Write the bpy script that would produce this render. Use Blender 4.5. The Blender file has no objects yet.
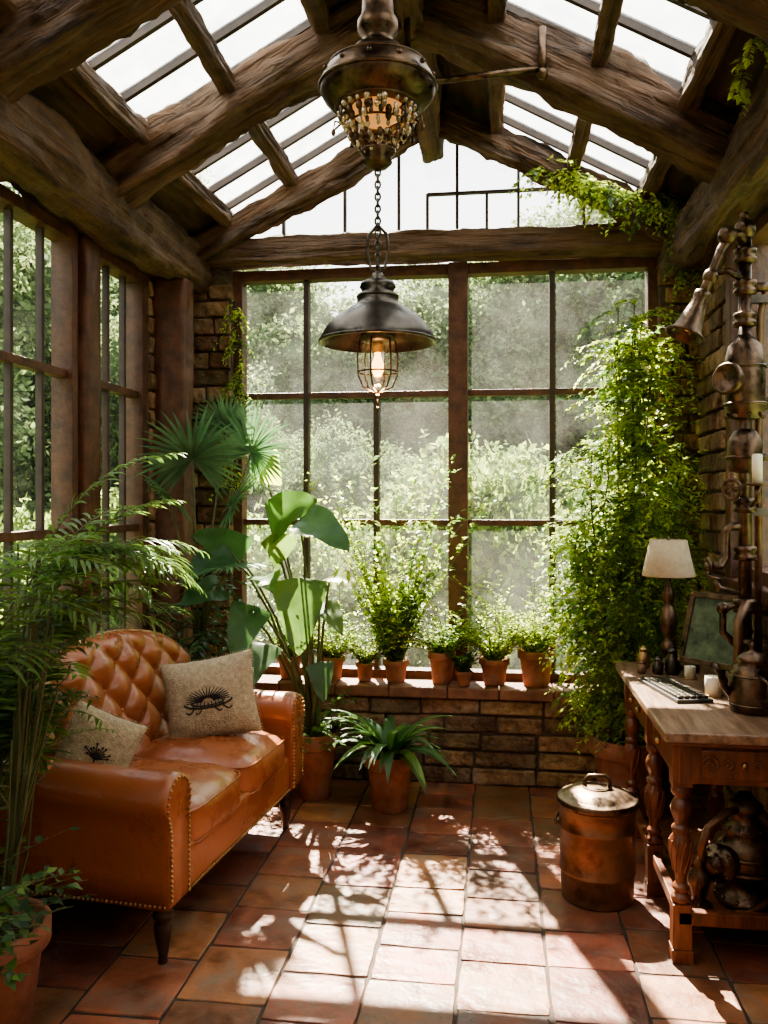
import bpy, bmesh, math, random
from mathutils import Vector, Matrix, noise
V = Vector
R = random.Random(7)
scene = bpy.context.scene

# ------------------------------------------------------------------ materials
def _n(nt, t, **kw):
    n = nt.nodes.new(t)
    for k, v in kw.items():
        setattr(n, k, v)
    return n

def make_mat(name, c1, c2=None, scale=6.0, rough=0.6, rough2=None, metal=0.0, bump=0.0, bscale=30.0,
             stretch=(1, 1, 1), island=0.0, translucent=0.0, coat=0.0, detail=6.0, c3=None, c3scale=1.5, c3amt=0.5, emit=None, emit_s=0.0, spec=0.5, contrast=(0.35, 0.65), bdist=0.01, hue=0.0):
    m = bpy.data.materials.new(name)
    m.use_nodes = True
    nt = m.node_tree
    b = nt.nodes['Principled BSDF']
    out = nt.nodes['Material Output']
    tc = _n(nt, 'ShaderNodeTexCoord')
    mp = _n(nt, 'ShaderNodeMapping')
    mp.inputs['Scale'].default_value = stretch
    nt.links.new(tc.outputs['Object'], mp.inputs['Vector'])
    b.inputs['Metallic'].default_value = metal
    b.inputs['Specular IOR Level'].default_value = spec
    b.inputs['Coat Weight'].default_value = coat
    b.inputs['Coat Roughness'].default_value = 0.25
    nz = _n(nt, 'ShaderNodeTexNoise')
    nz.inputs['Scale'].default_value = scale
    nz.inputs['Detail'].default_value = detail
    nz.inputs['Roughness'].default_value = 0.65
    nt.links.new(mp.outputs[0], nz.inputs['Vector'])
    rp = _n(nt, 'ShaderNodeValToRGB')
    rp.color_ramp.elements[0].position = contrast[0]
    rp.color_ramp.elements[1].position = contrast[1]
    c2 = c2 or c1
    rp.color_ramp.elements[0].color = (*c1, 1)
    rp.color_ramp.elements[1].color = (*c2, 1)
    nt.links.new(nz.outputs['Fac'], rp.inputs[0])
    col = rp.outputs[0]
    if c3:
        n3 = _n(nt, 'ShaderNodeTexNoise')
        n3.inputs['Scale'].default_value = c3scale
        n3.inputs['Detail'].default_value = 8
        n3.inputs['Roughness'].default_value = 0.7
        nt.links.new(tc.outputs['Object'], n3.inputs['Vector'])
        r3 = _n(nt, 'ShaderNodeMapRange')
        r3.inputs[1].default_value = 0.48
        r3.inputs[2].default_value = 0.66
        r3.inputs[3].default_value = 0.0
        r3.inputs[4].default_value = c3amt
        nt.links.new(n3.outputs['Fac'], r3.inputs[0])
        mx = _n(nt, 'ShaderNodeMix', data_type='RGBA')
        nt.links.new(r3.outputs[0], mx.inputs[0])
        nt.links.new(col, mx.inputs[6])
        mx.inputs[7].default_value = (*c3, 1)
        col = mx.outputs[2]
    if island > 0 or hue > 0:
        g = _n(nt, 'ShaderNodeNewGeometry')
        mr = _n(nt, 'ShaderNodeMapRange')
        mr.inputs[3].default_value = 1 - island
        mr.inputs[4].default_value = 1 + island
        nt.links.new(g.outputs['Random Per Island'], mr.inputs[0])
        hs = _n(nt, 'ShaderNodeHueSaturation')
        nt.links.new(mr.outputs[0], hs.inputs['Value'])
        if hue > 0:
            wn = _n(nt, 'ShaderNodeTexWhiteNoise', noise_dimensions='1D')
            nt.links.new(g.outputs['Random Per Island'], wn.inputs['W'])
            m2 = _n(nt, 'ShaderNodeMapRange')
            m2.inputs[3].default_value = 0.5 - hue
            m2.inputs[4].default_value = 0.5 + hue
            nt.links.new(wn.outputs['Value'], m2.inputs[0])
            nt.links.new(m2.outputs[0], hs.inputs['Hue'])
        nt.links.new(col, hs.inputs['Color'])
        col = hs.outputs[0]
    nt.links.new(col, b.inputs['Base Color'])
    if rough2 is not None:
        mr = _n(nt, 'ShaderNodeMapRange')
        mr.inputs[1].default_value = 0.35
        mr.inputs[2].default_value = 0.65
        mr.inputs[3].default_value = rough
        mr.inputs[4].default_value = rough2
        nt.links.new(nz.outputs['Fac'], mr.inputs[0])
        nt.links.new(mr.outputs[0], b.inputs['Roughness'])
    else:
        b.inputs['Roughness'].default_value = rough
    if bump > 0:
        bn = _n(nt, 'ShaderNodeTexNoise')
        bn.inputs['Scale'].default_value = bscale
        bn.inputs['Detail'].default_value = 8
        nt.links.new(mp.outputs[0], bn.inputs['Vector'])
        bp = _n(nt, 'ShaderNodeBump')
        bp.inputs['Strength'].default_value = bump
        bp.inputs['Distance'].default_value = bdist
        nt.links.new(bn.outputs['Fac'], bp.inputs['Height'])
        nt.links.new(bp.outputs[0], b.inputs['Normal'])
    if emit:
        b.inputs['Emission Color'].default_value = (*emit, 1)
        b.inputs['Emission Strength'].default_value = emit_s
    if translucent > 0:
        tr = _n(nt, 'ShaderNodeBsdfTranslucent')
        hs2 = _n(nt, 'ShaderNodeHueSaturation')
        hs2.inputs['Hue'].default_value = 0.48
        hs2.inputs['Saturation'].default_value = 1.0
        hs2.inputs['Value'].default_value = 2.0
        nt.links.new(col, hs2.inputs['Color'])
        nt.links.new(hs2.outputs[0], tr.inputs['Color'])
        ms = _n(nt, 'ShaderNodeMixShader')
        ms.inputs[0].default_value = translucent
        nt.links.new(b.outputs[0], ms.inputs[1])
        nt.links.new(tr.outputs[0], ms.inputs[2])
        nt.links.new(ms.outputs[0], out.inputs['Surface'])
    return m

def glass_mat(name, haze_lo, haze_hi, scale=2.0, tint=(0.97, 0.99, 0.97), gloss=0.05):
    m = bpy.data.materials.new(name)
    m.use_nodes = True
    nt = m.node_tree
    nt.nodes.remove(nt.nodes['Principled BSDF'])
    out = nt.nodes['Material Output']
    tr = _n(nt, 'ShaderNodeBsdfTransparent')
    tr.inputs[0].default_value = (*tint, 1)
    gl = _n(nt, 'ShaderNodeBsdfGlossy')
    gl.inputs['Roughness'].default_value = 0.06
    tl = _n(nt, 'ShaderNodeBsdfTranslucent')
    tl.inputs[0].default_value = (0.95, 0.95, 0.88, 1)
    m1 = _n(nt, 'ShaderNodeMixShader')
    m1.inputs[0].default_value = gloss
    nt.links.new(tr.outputs[0], m1.inputs[1])
    nt.links.new(gl.outputs[0], m1.inputs[2])
    m2 = _n(nt, 'ShaderNodeMixShader')
    tc = _n(nt, 'ShaderNodeTexCoord')
    nz = _n(nt, 'ShaderNodeTexNoise')
    nz.inputs['Scale'].default_value = scale
    nz.inputs['Detail'].default_value = 9
    nz.inputs['Roughness'].default_value = 0.7
    nt.links.new(tc.outputs['Object'], nz.inputs['Vector'])
    mr = _n(nt, 'ShaderNodeMapRange')
    mr.inputs[1].default_value = 0.35
    mr.inputs[2].default_value = 0.75
    mr.inputs[3].default_value = haze_lo
    mr.inputs[4].default_value = haze_hi
    nt.links.new(nz.outputs['Fac'], mr.inputs[0])
    nt.links.new(mr.outputs[0], m2.inputs[0])
    nt.links.new(m1.outputs[0], m2.inputs[1])
    nt.links.new(tl.outputs[0], m2.inputs[2])
    nt.links.new(m2.outputs[0], out.inputs['Surface'])
    return m

M = {}
M['beam'] = make_mat('old_timber', (0.025, 0.013, 0.007), (0.165, 0.092, 0.05), scale=5, stretch=(0.35, 4, 4), rough=0.75, bump=1.0, bscale=7, bdist=0.06, c3=(0.20, 0.145, 0.10), c3scale=4.5, c3amt=0.45)
M['frame'] = make_mat('window_timber', (0.05, 0.02, 0.010), (0.13, 0.052, 0.024), scale=14, rough=0.5, bump=0.4, bscale=40)
M['darkframe'] = make_mat('dark_glazing_bar', (0.03, 0.018, 0.012), (0.06, 0.037, 0.024), scale=14, rough=0.5)
M['plank'] = make_mat('roof_board', (0.03, 0.017, 0.010), (0.10, 0.06, 0.035), scale=8, stretch=(3, .4, 3), rough=0.8, bump=0.5, bscale=20, island=0.3)
M['brick'] = make_mat('brick', (0.10, 0.052, 0.025), (0.29, 0.175, 0.088), scale=14, rough=0.85, bump=1.0, bscale=24, island=0.45, hue=0.014, c3=(0.31, 0.25, 0.165), c3scale=5, c3amt=0.55, bdist=0.03)
M['mortar'] = make_mat('mortar', (0.05, 0.038, 0.026), (0.12, 0.088, 0.058), scale=20, rough=0.95, bump=0.8, bscale=60)
M['tile'] = make_mat('terracotta_tile', (0.12, 0.038, 0.019), (0.31, 0.115, 0.056), scale=7, rough=0.33, rough2=0.6, bump=0.7, bscale=16, island=0.4, hue=0.014, c3=(0.18, 0.135, 0.10), c3scale=6, c3amt=0.7, bdist=0.010)
M['grout'] = make_mat('grout', (0.03, 0.021, 0.015), (0.07, 0.05, 0.036), scale=12, rough=0.85)
M['sill'] = make_mat('sill_brick_red', (0.13, 0.05, 0.028), (0.25, 0.11, 0.06), scale=10, rough=0.6, bump=0.4)
M['terra'] = make_mat('terracotta_pot', (0.19, 0.065, 0.034), (0.37, 0.15, 0.08), scale=9, rough=0.75, bump=0.25, bscale=40, c3=(0.25, 0.19, 0.14), c3scale=8, c3amt=0.5)
M['soil'] = make_mat('soil', (0.02, 0.013, 0.009), (0.05, 0.035, 0.022), scale=60, rough=1, bump=1, bscale=90)
M['leather'] = make_mat('tan_leather', (0.24, 0.072, 0.028), (0.39, 0.135, 0.056), scale=3, rough=0.24, rough2=0.36, bump=0.25, bscale=34, coat=0.25, c3=(0.19, 0.055, 0.022), c3scale=3, c3amt=0.5)
M['brass'] = make_mat('aged_brass', (0.24, 0.14, 0.06), (0.5, 0.33, 0.16), scale=18, rough=0.3, rough2=0.5, metal=1, bump=0.1)
M['bronze'] = make_mat('dark_bronze', (0.04, 0.027, 0.018), (0.20, 0.13, 0.085), scale=16, rough=0.25, rough2=0.5, metal=0.95, bump=0.25)
M['gunmetal'] = make_mat('gunmetal', (0.045, 0.04, 0.035), (0.14, 0.12, 0.10), scale=12, rough=0.25, rough2=0.42, metal=0.95)
M['copper'] = make_mat('rusty_copper', (0.11, 0.055, 0.03), (0.34, 0.20, 0.12), scale=7, rough=0.35, rough2=0.6, metal=0.8, bump=0.4, bscale=25, c3=(0.10, 0.075, 0.055), c3scale=7, c3amt=0.8)
M['legwood'] = make_mat('dark_leg_wood', (0.02, 0.01, 0.007), (0.045, 0.022, 0.015), scale=12, rough=0.35)
M['deskwood'] = make_mat('mahogany', (0.07, 0.021, 0.010), (0.21, 0.073, 0.032), scale=8, stretch=(3, 3, 0.6), rough=0.33, bump=0.25, bscale=30, coat=0.15)
M['desktop'] = make_mat('worn_desktop', (0.13, 0.072, 0.042), (0.33, 0.21, 0.135), scale=7, stretch=(5, 0.6, 5), rough=0.35, bump=0.35, bscale=20)
M['burlap'] = make_mat('burlap', (0.32, 0.25, 0.16), (0.50, 0.41, 0.28), scale=60, rough=0.95, bump=1.0, bscale=160)
M['ink'] = make_mat('black_print', (0.015, 0.013, 0.011), rough=0.9)
M['shade'] = make_mat('lampshade_cloth', (0.42, 0.33, 0.21), (0.52, 0.42, 0.28), scale=40, rough=0.9, translucent=0.12)
M['wax'] = make_mat('candle_wax', (0.72, 0.66, 0.52), (0.8, 0.74, 0.6), rough=0.5)
M['black'] = make_mat('black_plastic', (0.015, 0.015, 0.015), (0.03, 0.028, 0.026), rough=0.4)
M['screen'] = make_mat('screen_glass', (0.012, 0.018, 0.012), (0.11, 0.14, 0.08), scale=12, rough=0.2, emit=(0.2, 0.26, 0.16), emit_s=0.05)
M['bulb'] = make_mat('bulb_glow', (1, 0.6, 0.25), rough=0.4, emit=(1.0, 0.38, 0.08), emit_s=9)
M['amber'] = make_mat('amber_glass', (0.6, 0.33, 0.12), rough=0.15, emit=(1.0, 0.42, 0.12), emit_s=0.6)
M['crystal'] = make_mat('crystal_bead', (0.30, 0.23, 0.15), (0.8, 0.72, 0.58), scale=30, rough=0.1, metal=0.6, island=0.5)
M['whitegauge'] = make_mat('gauge_face', (0.45, 0.4, 0.3), rough=0.5)
M['plaster'] = make_mat('plaster', (0.16, 0.11, 0.068), (0.23, 0.165, 0.10), scale=4, rough=0.9, bump=0.4)
M['glass'] = glass_mat('dusty_glass', 0.004, 0.06)
M['sideglass'] = glass_mat('side_glass', 0.002, 0.03)
M['roofglass'] = glass_mat('roof_glass', 0.04, 0.3, scale=5)
M['clearglass'] = glass_mat('lamp_glass', 0.01, 0.03, gloss=0.12)
lf = dict(rough=0.4, scale=3)
M['leaf_deep'] = make_mat('leaf_deep', (0.022, 0.065, 0.02), (0.055, 0.13, 0.038), island=0.35, hue=0.015, translucent=0.35, **lf)
M['leaf_mid'] = make_mat('leaf_mid', (0.055, 0.125, 0.025), (0.12, 0.225, 0.05), island=0.4, hue=0.02, translucent=0.45, **lf)
M['leaf_bright'] = make_mat('leaf_bright', (0.19, 0.29, 0.045), (0.36, 0.46, 0.09), island=0.35, hue=0.02, translucent=0.55, **lf)
M['leaf_blue'] = make_mat('leaf_bluegreen', (0.035, 0.10, 0.045), (0.10, 0.20, 0.09), island=0.3, hue=0.01, translucent=0.35, **lf)
M['stem'] = make_mat('stem', (0.06, 0.07, 0.025), (0.12, 0.13, 0.05), rough=0.6)
M['twig'] = make_mat('twig', (0.05, 0.033, 0.018), (0.10, 0.067, 0.038), rough=0.8)
M['tree_leaf'] = make_mat('tree_leaf', (0.075, 0.115, 0.05), (0.17, 0.225, 0.095), scale=0.6, rough=0.8, island=0.45, hue=0.02, translucent=0.4, spec=0.15)
M['bush_leaf'] = make_mat('bush_leaf', (0.12, 0.19, 0.055), (0.24, 0.31, 0.10), scale=0.9, rough=0.8, island=0.45, hue=0.02, translucent=0.45, spec=0.15)
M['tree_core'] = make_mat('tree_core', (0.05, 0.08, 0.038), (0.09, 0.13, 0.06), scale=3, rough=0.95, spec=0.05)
M['grass'] = make_mat('grass', (0.09, 0.14, 0.045), (0.19, 0.25, 0.1), scale=3, rough=0.95)

# ------------------------------------------------------------------ mesh builder
class MB:
    def __init__(s):
        s.v = []; s.f = []; s.m = []; s.s = []; s.mats = []; s.cur = 0; s.sm = True; s.M = None
    def use(s, key, smooth=True):
        m = M[key]
        if m not in s.mats: s.mats.append(m)
        s.cur = s.mats.index(m); s.sm = smooth
        return s
    def add(s, vs, fs):
        o = len(s.v)
        if s.M is not None:
            s.v.extend([tuple(s.M @ V(v)) for v in vs])
        else:
            s.v.extend([tuple(v) for v in vs])
        for f in fs:
            s.f.append(tuple(i + o for i in f)); s.m.append(s.cur); s.s.append(s.sm)
    def obj(s, name, parent=None, merge=False, bevel=0.0, loc=None, rot=None, matrix=None):
        me = bpy.data.meshes.new(name)
        me.from_pydata(s.v, [], s.f)
        for m in s.mats: me.materials.append(m)
        me.polygons.foreach_set('material_index', s.m)
        me.polygons.foreach_set('use_smooth', s.s)
        me.update()
        if merge:
            bm = bmesh.new(); bm.from_mesh(me)
            bmesh.ops.remove_doubles(bm, verts=bm.verts, dist=1e-5)
            bmesh.ops.recalc_face_normals(bm, faces=bm.faces)
            bm.to_mesh(me); bm.free()
        ob = bpy.data.objects.new(name, me)
        scene.collection.objects.link(ob)
        if bevel > 0:
            b = ob.modifiers.new('bevel', 'BEVEL'); b.width = bevel; b.segments = 2; b.limit_method = 'ANGLE'
        if matrix is not None: ob.matrix_world = matrix
        if loc: ob.location = loc
        if rot: ob.rotation_euler = rot
        if parent: ob.parent = parent
        return ob
    def box(s, x0, x1, y0, y1, z0, z1):
        s.add([(x0,y0,z0),(x1,y0,z0),(x1,y1,z0),(x0,y1,z0),(x0,y0,z1),(x1,y0,z1),(x1,y1,z1),(x0,y1,z1)],
              [(0,3,2,1),(4,5,6,7),(0,1,5,4),(1,2,6,5),(2,3,7,6),(3,0,4,7)])
    def lathe(s, prof, c=(0,0,0), n=32):
        vs = []; fs = []
        for r, z in prof:
            for i in range(n):
                a = 2*math.pi*i/n
                vs.append((c[0]+r*math.cos(a), c[1]+r*math.sin(a), c[2]+z))
        for j in range(len(prof)-1):
            for i in range(n):
                k = (i+1) % n
                fs.append((j*n+i, j*n+k, (j+1)*n+k, (j+1)*n+i))
        if prof[0][0] > 1e-4: fs.append(tuple(range(n))[::-1])
        if prof[-1][0] > 1e-4: fs.append(tuple((len(prof)-1)*n+i for i in range(n)))
        s.add(vs, fs)
    def tube(s, pts, r, n=8, caps=True):
        pts = [V(p) for p in pts]
        if not isinstance(r, (list, tuple)): r = [r]*len(pts)
        vs = []; fs = []
        t0 = (pts[1]-pts[0]).normalized()
        a = t0.cross(V((0,0,1)))
        if a.length < 1e-3: a = t0.cross(V((1,0,0)))
        a.normalize()
        for i, p in enumerate(pts):
            t = (pts[min(i+1,len(pts)-1)] - pts[max(i-1,0)])
            if t.length < 1e-7: t = t0
            t = t.normalized()
            a = (a - t*a.dot(t)).normalized()
            b = t.cross(a)
            for k in range(n):
                th = 2*math.pi*k/n
                vs.append(p + (a*math.cos(th)+b*math.sin(th))*r[i])
        for j in range(len(pts)-1):
            for i in range(n):
                k = (i+1) % n
                fs.append((j*n+i, j*n+k, (j+1)*n+k, (j+1)*n+i))
        if caps:
            fs.append(tuple(range(n))[::-1]); fs.append(tuple((len(pts)-1)*n+i for i in range(n)))
        s.add(vs, fs)
    def torus(s, c, R_, r, nrm=(0,0,1), n=20, m=6, sx=1.0):
        nrm = V(nrm).normalized()
        a = nrm.cross(V((0,0,1)))
        if a.length < 1e-3: a = V((1,0,0))
        a.normalize(); b = nrm.cross(a)
        vs = []; fs = []
        for i in range(n):
            th = 2*math.pi*i/n
            d = a*math.cos(th)*sx + b*math.sin(th)
            p = V(c) + d*R_
            dn = d.normalized()
            for k in range(m):
                ph = 2*math.pi*k/m
                vs.append(p + dn*math.cos(ph)*r + nrm*math.sin(ph)*r)
        for i in range(n):
            for k in range(m):
                i2 = (i+1) % n; k2 = (k+1) % m
                fs.append((i*m+k, i2*m+k, i2*m+k2, i*m+k2))
        s.add(vs, fs)
    def ball(s, c, r, n=10, sz=1.0):
        prof = [(r*math.sin(math.pi*i/n), -r*sz*math.cos(math.pi*i/n)) for i in range(n+1)]
        prof[0] = (1e-5, prof[0][1]); prof[-1] = (1e-5, prof[-1][1])
        s.lathe(prof, c, max(8, n+4))
    def superbox(s, c, h, k=8, n=12, fn=None):
        for ax in range(3):
            for sg in (-1, 1):
                vs = []; fs = []
                for i in range(n+1):
                    for j in range(n+1):
                        u = math.sin((i/n*2-1)*math.pi/2); w = math.sin((j/n*2-1)*math.pi/2)
                        p = [0,0,0]; p[ax] = sg; p[(ax+1)%3] = u; p[(ax+2)%3] = w
                        L = sum(abs(q)**k for q in p)**(1/k)
                        p = V([q/L for q in p])
                        q = V((p.x*h[0], p.y*h[1], p.z*h[2]))
                        if fn: q = fn(p, q)
                        vs.append(q + V(c))
                for i in range(n):
                    for j in range(n):
                        q = (i*(n+1)+j, (i+1)*(n+1)+j, (i+1)*(n+1)+j+1, i*(n+1)+j+1)
                        fs.append(q if sg > 0 else q[::-1])
                s.add(vs, fs)

def orient(loc, zdir, xhint=(0,1,0)):
    z = V(zdir).normalized(); x = V(xhint); x = (x - z*x.dot(z)).normalized(); y = z.cross(x)
    m = Matrix((x, y, z)).transposed().to_4x4(); m.translation = V(loc)
    return m

def empty(name, loc=(0,0,0), rot=(0,0,0)):
    e = bpy.data.objects.new(name, None); scene.collection.objects.link(e)
    e.location = loc; e.rotation_euler = rot; e.empty_display_size = 0.1
    return e

# --------------------------------------------------------------- leaf makers
def wfun(shape, t):
    if shape == 'ovate': return max(0.0, math.sin(math.pi*min(1, t**0.62)))**0.8
    if shape == 'blade': return min(1, (t/0.15)**0.5 if t > 0 else 0.35)*(1-t**2.2)
    if shape == 'heart': return (min(1, (t/0.1))**0.4 if t > 0 else 0.0)*(1-t)**0.62*1.1
    return max(0.0, math.sin(math.pi*min(1, t**0.8)))

def leaf(mb, p, d, up, L, W, n=5, droop=0.4, fold=0.25, shape='lance', wave=0.0, cols=1):
    p = V(p); d = V(d).normalized(); up = V(up)
    vs = []; fs = []
    nc = 2*cols+1
    ph = R.random()*6
    for i in range(n+1):
        t = i/n
        sd = d.cross(up)
        if sd.length < 1e-3: sd = d.cross(V((1,0.1,0)))
        sd.normalize(); u = sd.cross(d).normalized()
        w = W*0.5*wfun(shape, t)
        for c in range(nc):
            q = (c-cols)/cols
            h = abs(q)*fold*w + (wave*W*math.sin(t*14+ph+q*2)*abs(q) if wave else 0)
            vs.append(p + sd*(w*q) + u*h)
        d = (d + V((0,0,-droop/n))).normalized()
        up = u
        p = p + d*(L/n)
    for i in range(n):
        for c in range(nc-1):
            a = i*nc+c
            fs.append((a, a+1, a+nc+1, a+nc))
    mb.add(vs, fs)

def smallleaf(mb, p, d, up, L, W):
    p = V(p); d = V(d).normalized(); sd = d.cross(V(up))
    if sd.length < 1e-3: sd = V((1,0,0))
    sd.normalize(); u = sd.cross(d)
    mb.add([p, p+d*L*0.42+sd*W*0.5+u*W*0.15, p+d*L*0.5, p+d*L*0.42-sd*W*0.5+u*W*0.15, p+d*L-u*L*0.1],
           [(0,1,2),(0,2,3),(1,4,2),(2,4,3)])

def rv(s=1.0):
    return V((R.uniform(-s,s), R.uniform(-s,s), R.uniform(-s,s)))

def sprig(mb, p, d, L, nleaf, ll, lw, stem='stem', lmat='leaf_mid', droop=0.5, sr=0.002, keep=None):
    p = V(p); d = V(d).normalized(); pts = [p.copy()]
    steps = 8; lv = []
    for i in range(steps):
        d = (d + V((0,0,-droop/steps)) + rv(0.08)).normalized()
        q = p + d*(L/steps)
        if keep and not keep(q): break
        for k in range(max(1, round(nleaf/steps))):
            t = R.random(); lv.append((p.lerp(q, t), d.copy(), (i+t)/steps))
        p = q; pts.append(p.copy())
    if len(pts) < 3: return
    mb.use(stem); mb.tube(pts, [sr*(1-0.7*i/steps) for i in range(len(pts))], n=4, caps=False)
    mb.use(lmat)
    for q, dd, t in lv:
        sd = dd.cross(V((0,0,1)))
        if sd.length < 1e-2: sd = V((1,0,0))
        sd.normalize()
        if R.random() < 0.5: sd = -sd
        ld = (sd*0.8 + dd*0.6 + rv(0.45)).normalized()
        s = R.uniform(0.65, 1.15)*(1.1-0.4*t)
        if keep and not keep(q+ld*ll*s): continue
        smallleaf(mb, q, ld, V((0,0,1))+rv(0.4), ll*s, lw*s)

def frond(mb, p, d, L, n, ll, lw, droop=0.9, lmat='leaf_mid', keep=None, sr=0.004, ldroop=0.7, ang=0.75, start=0.12):
    p = V(p); d = V(d).normalized(); pts = [p.copy()]; ds = [d.copy()]
    for i in range(n):
        d = (d + V((0,0,-droop/n))).normalized(); p = p + d*(L/n)
        if keep and not keep(p): break
        pts.append(p.copy()); ds.append(d.copy())
    if len(pts) < 5: return
    mb.use('stem'); mb.tube(pts, [sr*(1-0.75*i/n) for i in range(len(pts))], n=5, caps=False)
    mb.use(lmat)
    for i in range(int(n*start), len(pts)):
        t = i/n
        dd = ds[i]; sd = dd.cross(V((0,0,1)))
        if sd.length < 1e-2: continue
        sd.normalize(); u = sd.cross(dd)
        for sg in (-1, 1):
            ld = (sd*sg*math.cos(ang*0.6) + dd*(0.35+0.5*t) + u*0.25 + rv(0.2)).normalized()
            l = ll*(math.sin(math.pi*(0.15+0.8*t))**0.6)*R.uniform(0.8, 1.1)
            q = pts[i] + ld*l
            if keep and not keep(q): continue
            leaf(mb, pts[i], ld, u, l, lw, n=4, droop=ldroop, fold=0.3)

def pot(mb, c, r, h, mat='terra'):
    mb.use(mat)
    mb.lathe([(r*0.66,0),(r*0.70,0.005),(r*0.88,h*0.74),(r*0.90,h*0.76),(r*1.0,h*0.77),(r*1.02,h*0.79),(r*1.02,h*0.98),(r*0.99,h),(r*0.92,h),(r*0.89,h*0.97),(r*0.86,h*0.88)], c, 32)
    mb.use('soil'); mb.lathe([(r*0.87,h*0.86),(r*0.5,h*0.91),(1e-4,h*0.92)], c, 20)

# ------------------------------------------------------------------ room dims
XL, XR, YB, YF = -1.80, 1.03, 4.5, -1.4
YW = 4.72
XC = -0.37; ZR = 3.70; SL = 0.55
def roofz(x): return ZR - SL*abs(x - XC)

# floor -------------------------------------------------------------
fl = MB(); fl.use('grout', False); fl.box(XL-0.15, XR+0.15, YF-0.15, YB+0.4, -0.1, -0.004)
fl.use('tile', False)
ts = 0.28
x = -2.09
while x < XR+0.1:
    y = YF - 0.1 - R.uniform(0, 0.28)
    while y < YB+0.05:
        L = R.uniform(0.20, 0.32)
        x0, x1 = max(x+0.004, XL-0.12), min(x+ts-0.004, XR+0.12)
        y0, y1 = max(y+0.004, YF-.12), min(y+L-0.004, YB+0.1)
        if x1-x0 > 0.02 and y1-y0 > 0.03:
            tilt = (R.uniform(-.002,.002), R.uniform(-.002,.002), R.uniform(-.001,.001))
            j = lambda: R.uniform(-.003, .003)
            cs = [(x0+j(),y0+j()),(x1+j(),y0+j()),(x1+j(),y1+j()),(x0+j(),y1+j())]
            out = []
            for k in range(4):
                a, b_ = cs[k], cs[(k+1)%4]
                for q in range(5):
                    t = q/5
                    pull = R.uniform(0, 0.006) if q == 0 else 0.0
                    px_ = a[0]+(b_[0]-a[0])*t; py_ = a[1]+(b_[1]-a[1])*t
                    cx_, cy_ = (x0+x1)/2, (y0+y1)/2; ln = math.hypot(px_-cx_, py_-cy_)
                    px_ += (cx_-px_)/ln*pull; py_ += (cy_-py_)/ln*pull
                    out.append((px_ + R.uniform(-.002,.002), py_ + R.uniform(-.002,.002)))
            mx_, my_ = (x0+x1)/2, (y0+y1)/2
            m_ = len(out)
            top = [(p[0], p[1], tilt[2]+tilt[0]*(p[0]-mx_)/0.15+tilt[1]*(p[1]-my_)/0.15) for p in out]
            bot = [(p[0], p[1], -0.03) for p in out]
            fl.add(bot+top, [tuple(range(m_, 2*m_))]+[(k, (k+1)%m_, m_+(k+1)%m_, m_+k) for k in range(m_)])
        y += L
    x += ts
fl.obj('floor', bevel=0.003)

# brick walls ---------------------------------------------------------
def bricks(mb, axis, face, depth_dir, a0, a1, z0, z1, bl=0.26, bh=0.098, g=0.014):
    nrow = max(1, round((z1-z0)/bh)); rh = (z1-z0)/nrow
    for r in range(nrow):
        a = a0 - (bl/2 if r % 2 else 0) - R.uniform(0, 0.03)
        while a < a1:
            l = bl*R.uniform(0.75, 1.15)
            s, e = max(a+g/2, a0), min(a+l-g/2, a1)
            if e-s > 0.03:
                o = R.uniform(0.0, 0.02)
                zz0, zz1 = z0+r*rh+g/2, z0+(r+1)*rh-g/2
                j = lambda: R.uniform(-0.006, 0.006)
                f0, f1 = face + depth_dir*(-o), face + depth_dir*0.05
                P = []
                for (aa, dd, zz) in ((s,f0,zz0),(e,f0,zz0),(e,f0,zz1),(s,f0,zz1),(s,f1,zz0),(e,f1,zz0),(e,f1,zz1),(s,f1,zz1)):
                    aa += j(); zz += j(); dd += j()
                    P.append((aa, dd, zz) if axis == 'x' else (dd, aa, zz))
                mb.add(P, [(0,1,2,3),(4,7,6,5),(0,4,5,1),(1,5,6,2),(2,6,7,3),(3,7,4,0)])
            a += l

wb = MB()
wb.use('mortar', False)
wb.box(XL-0.15, XR+0.15, YB+0.010, YB+0.36, -0.02, 0.455)
wb.box(XL-0.15, -1.50, 4.630, YB+0.36, 0.455, 2.8)
wb.box(0.83, XR+0.15, 4.630, YB+0.36, 0.455, 2.8)
wb.use('brick', False)
bricks(wb, 'x', YB, 1, XL, XR, 0.0, 0.455, bl=0.30, bh=0.092)
bricks(wb, 'x', 4.62, 1, XL, -1.50, 0.50, 2.72, bl=0.2)
bricks(wb, 'x', 4.62, 1, 0.83, XR, 0.50, 2.72, bl=0.2)
wb.obj('wall_back', merge=True, bevel=0.008)

wl = MB(); LW = [(-0.3,0.85),(1.0,2.15),(2.35,3.47),(3.63,4.19)]
wl.use('mortar', False); wl.box(XL-0.15, XL-0.010, YF, 4.62, -0.02, 0.6)
wl.box(XL-0.15, XL-0.010, YF, -0.3, 0.6, 2.75)
wl.box(XL-0.15, XL-0.010, 4.19, 4.70, 0.6, 2.75)
wl.use('brick', False); bricks(wl, 'y', XL, -1, YF, 4.6, 0.0, 0.6); bricks(wl, 'y', XL, -1, YF, -0.32, 0.6, 2.65); bricks(wl, 'y', XL, -1, 4.21, 4.6, 0.62, 2.65)
wl.obj('wall_left', merge=True, bevel=0.008)
wr = MB(); RW = [(0.6,1.9),(2.55,3.90)]
def rr(y0,y1,z0,z1):
    wr.use('mortar', False); wr.box(XR+0.010, XR+0.15, y0, y1, z0, z1)
    wr.use('brick', False); bricks(wr, 'y', XR, 1, y0, y1, z0, z1)
rr(YF, 4.62, 0.0, 1.15); rr(YF, 0.6, 1.15, 2.7); rr(1.9, 2.55, 1.15, 2.7); rr(3.90, 4.62, 1.15, 2.7)
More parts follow.
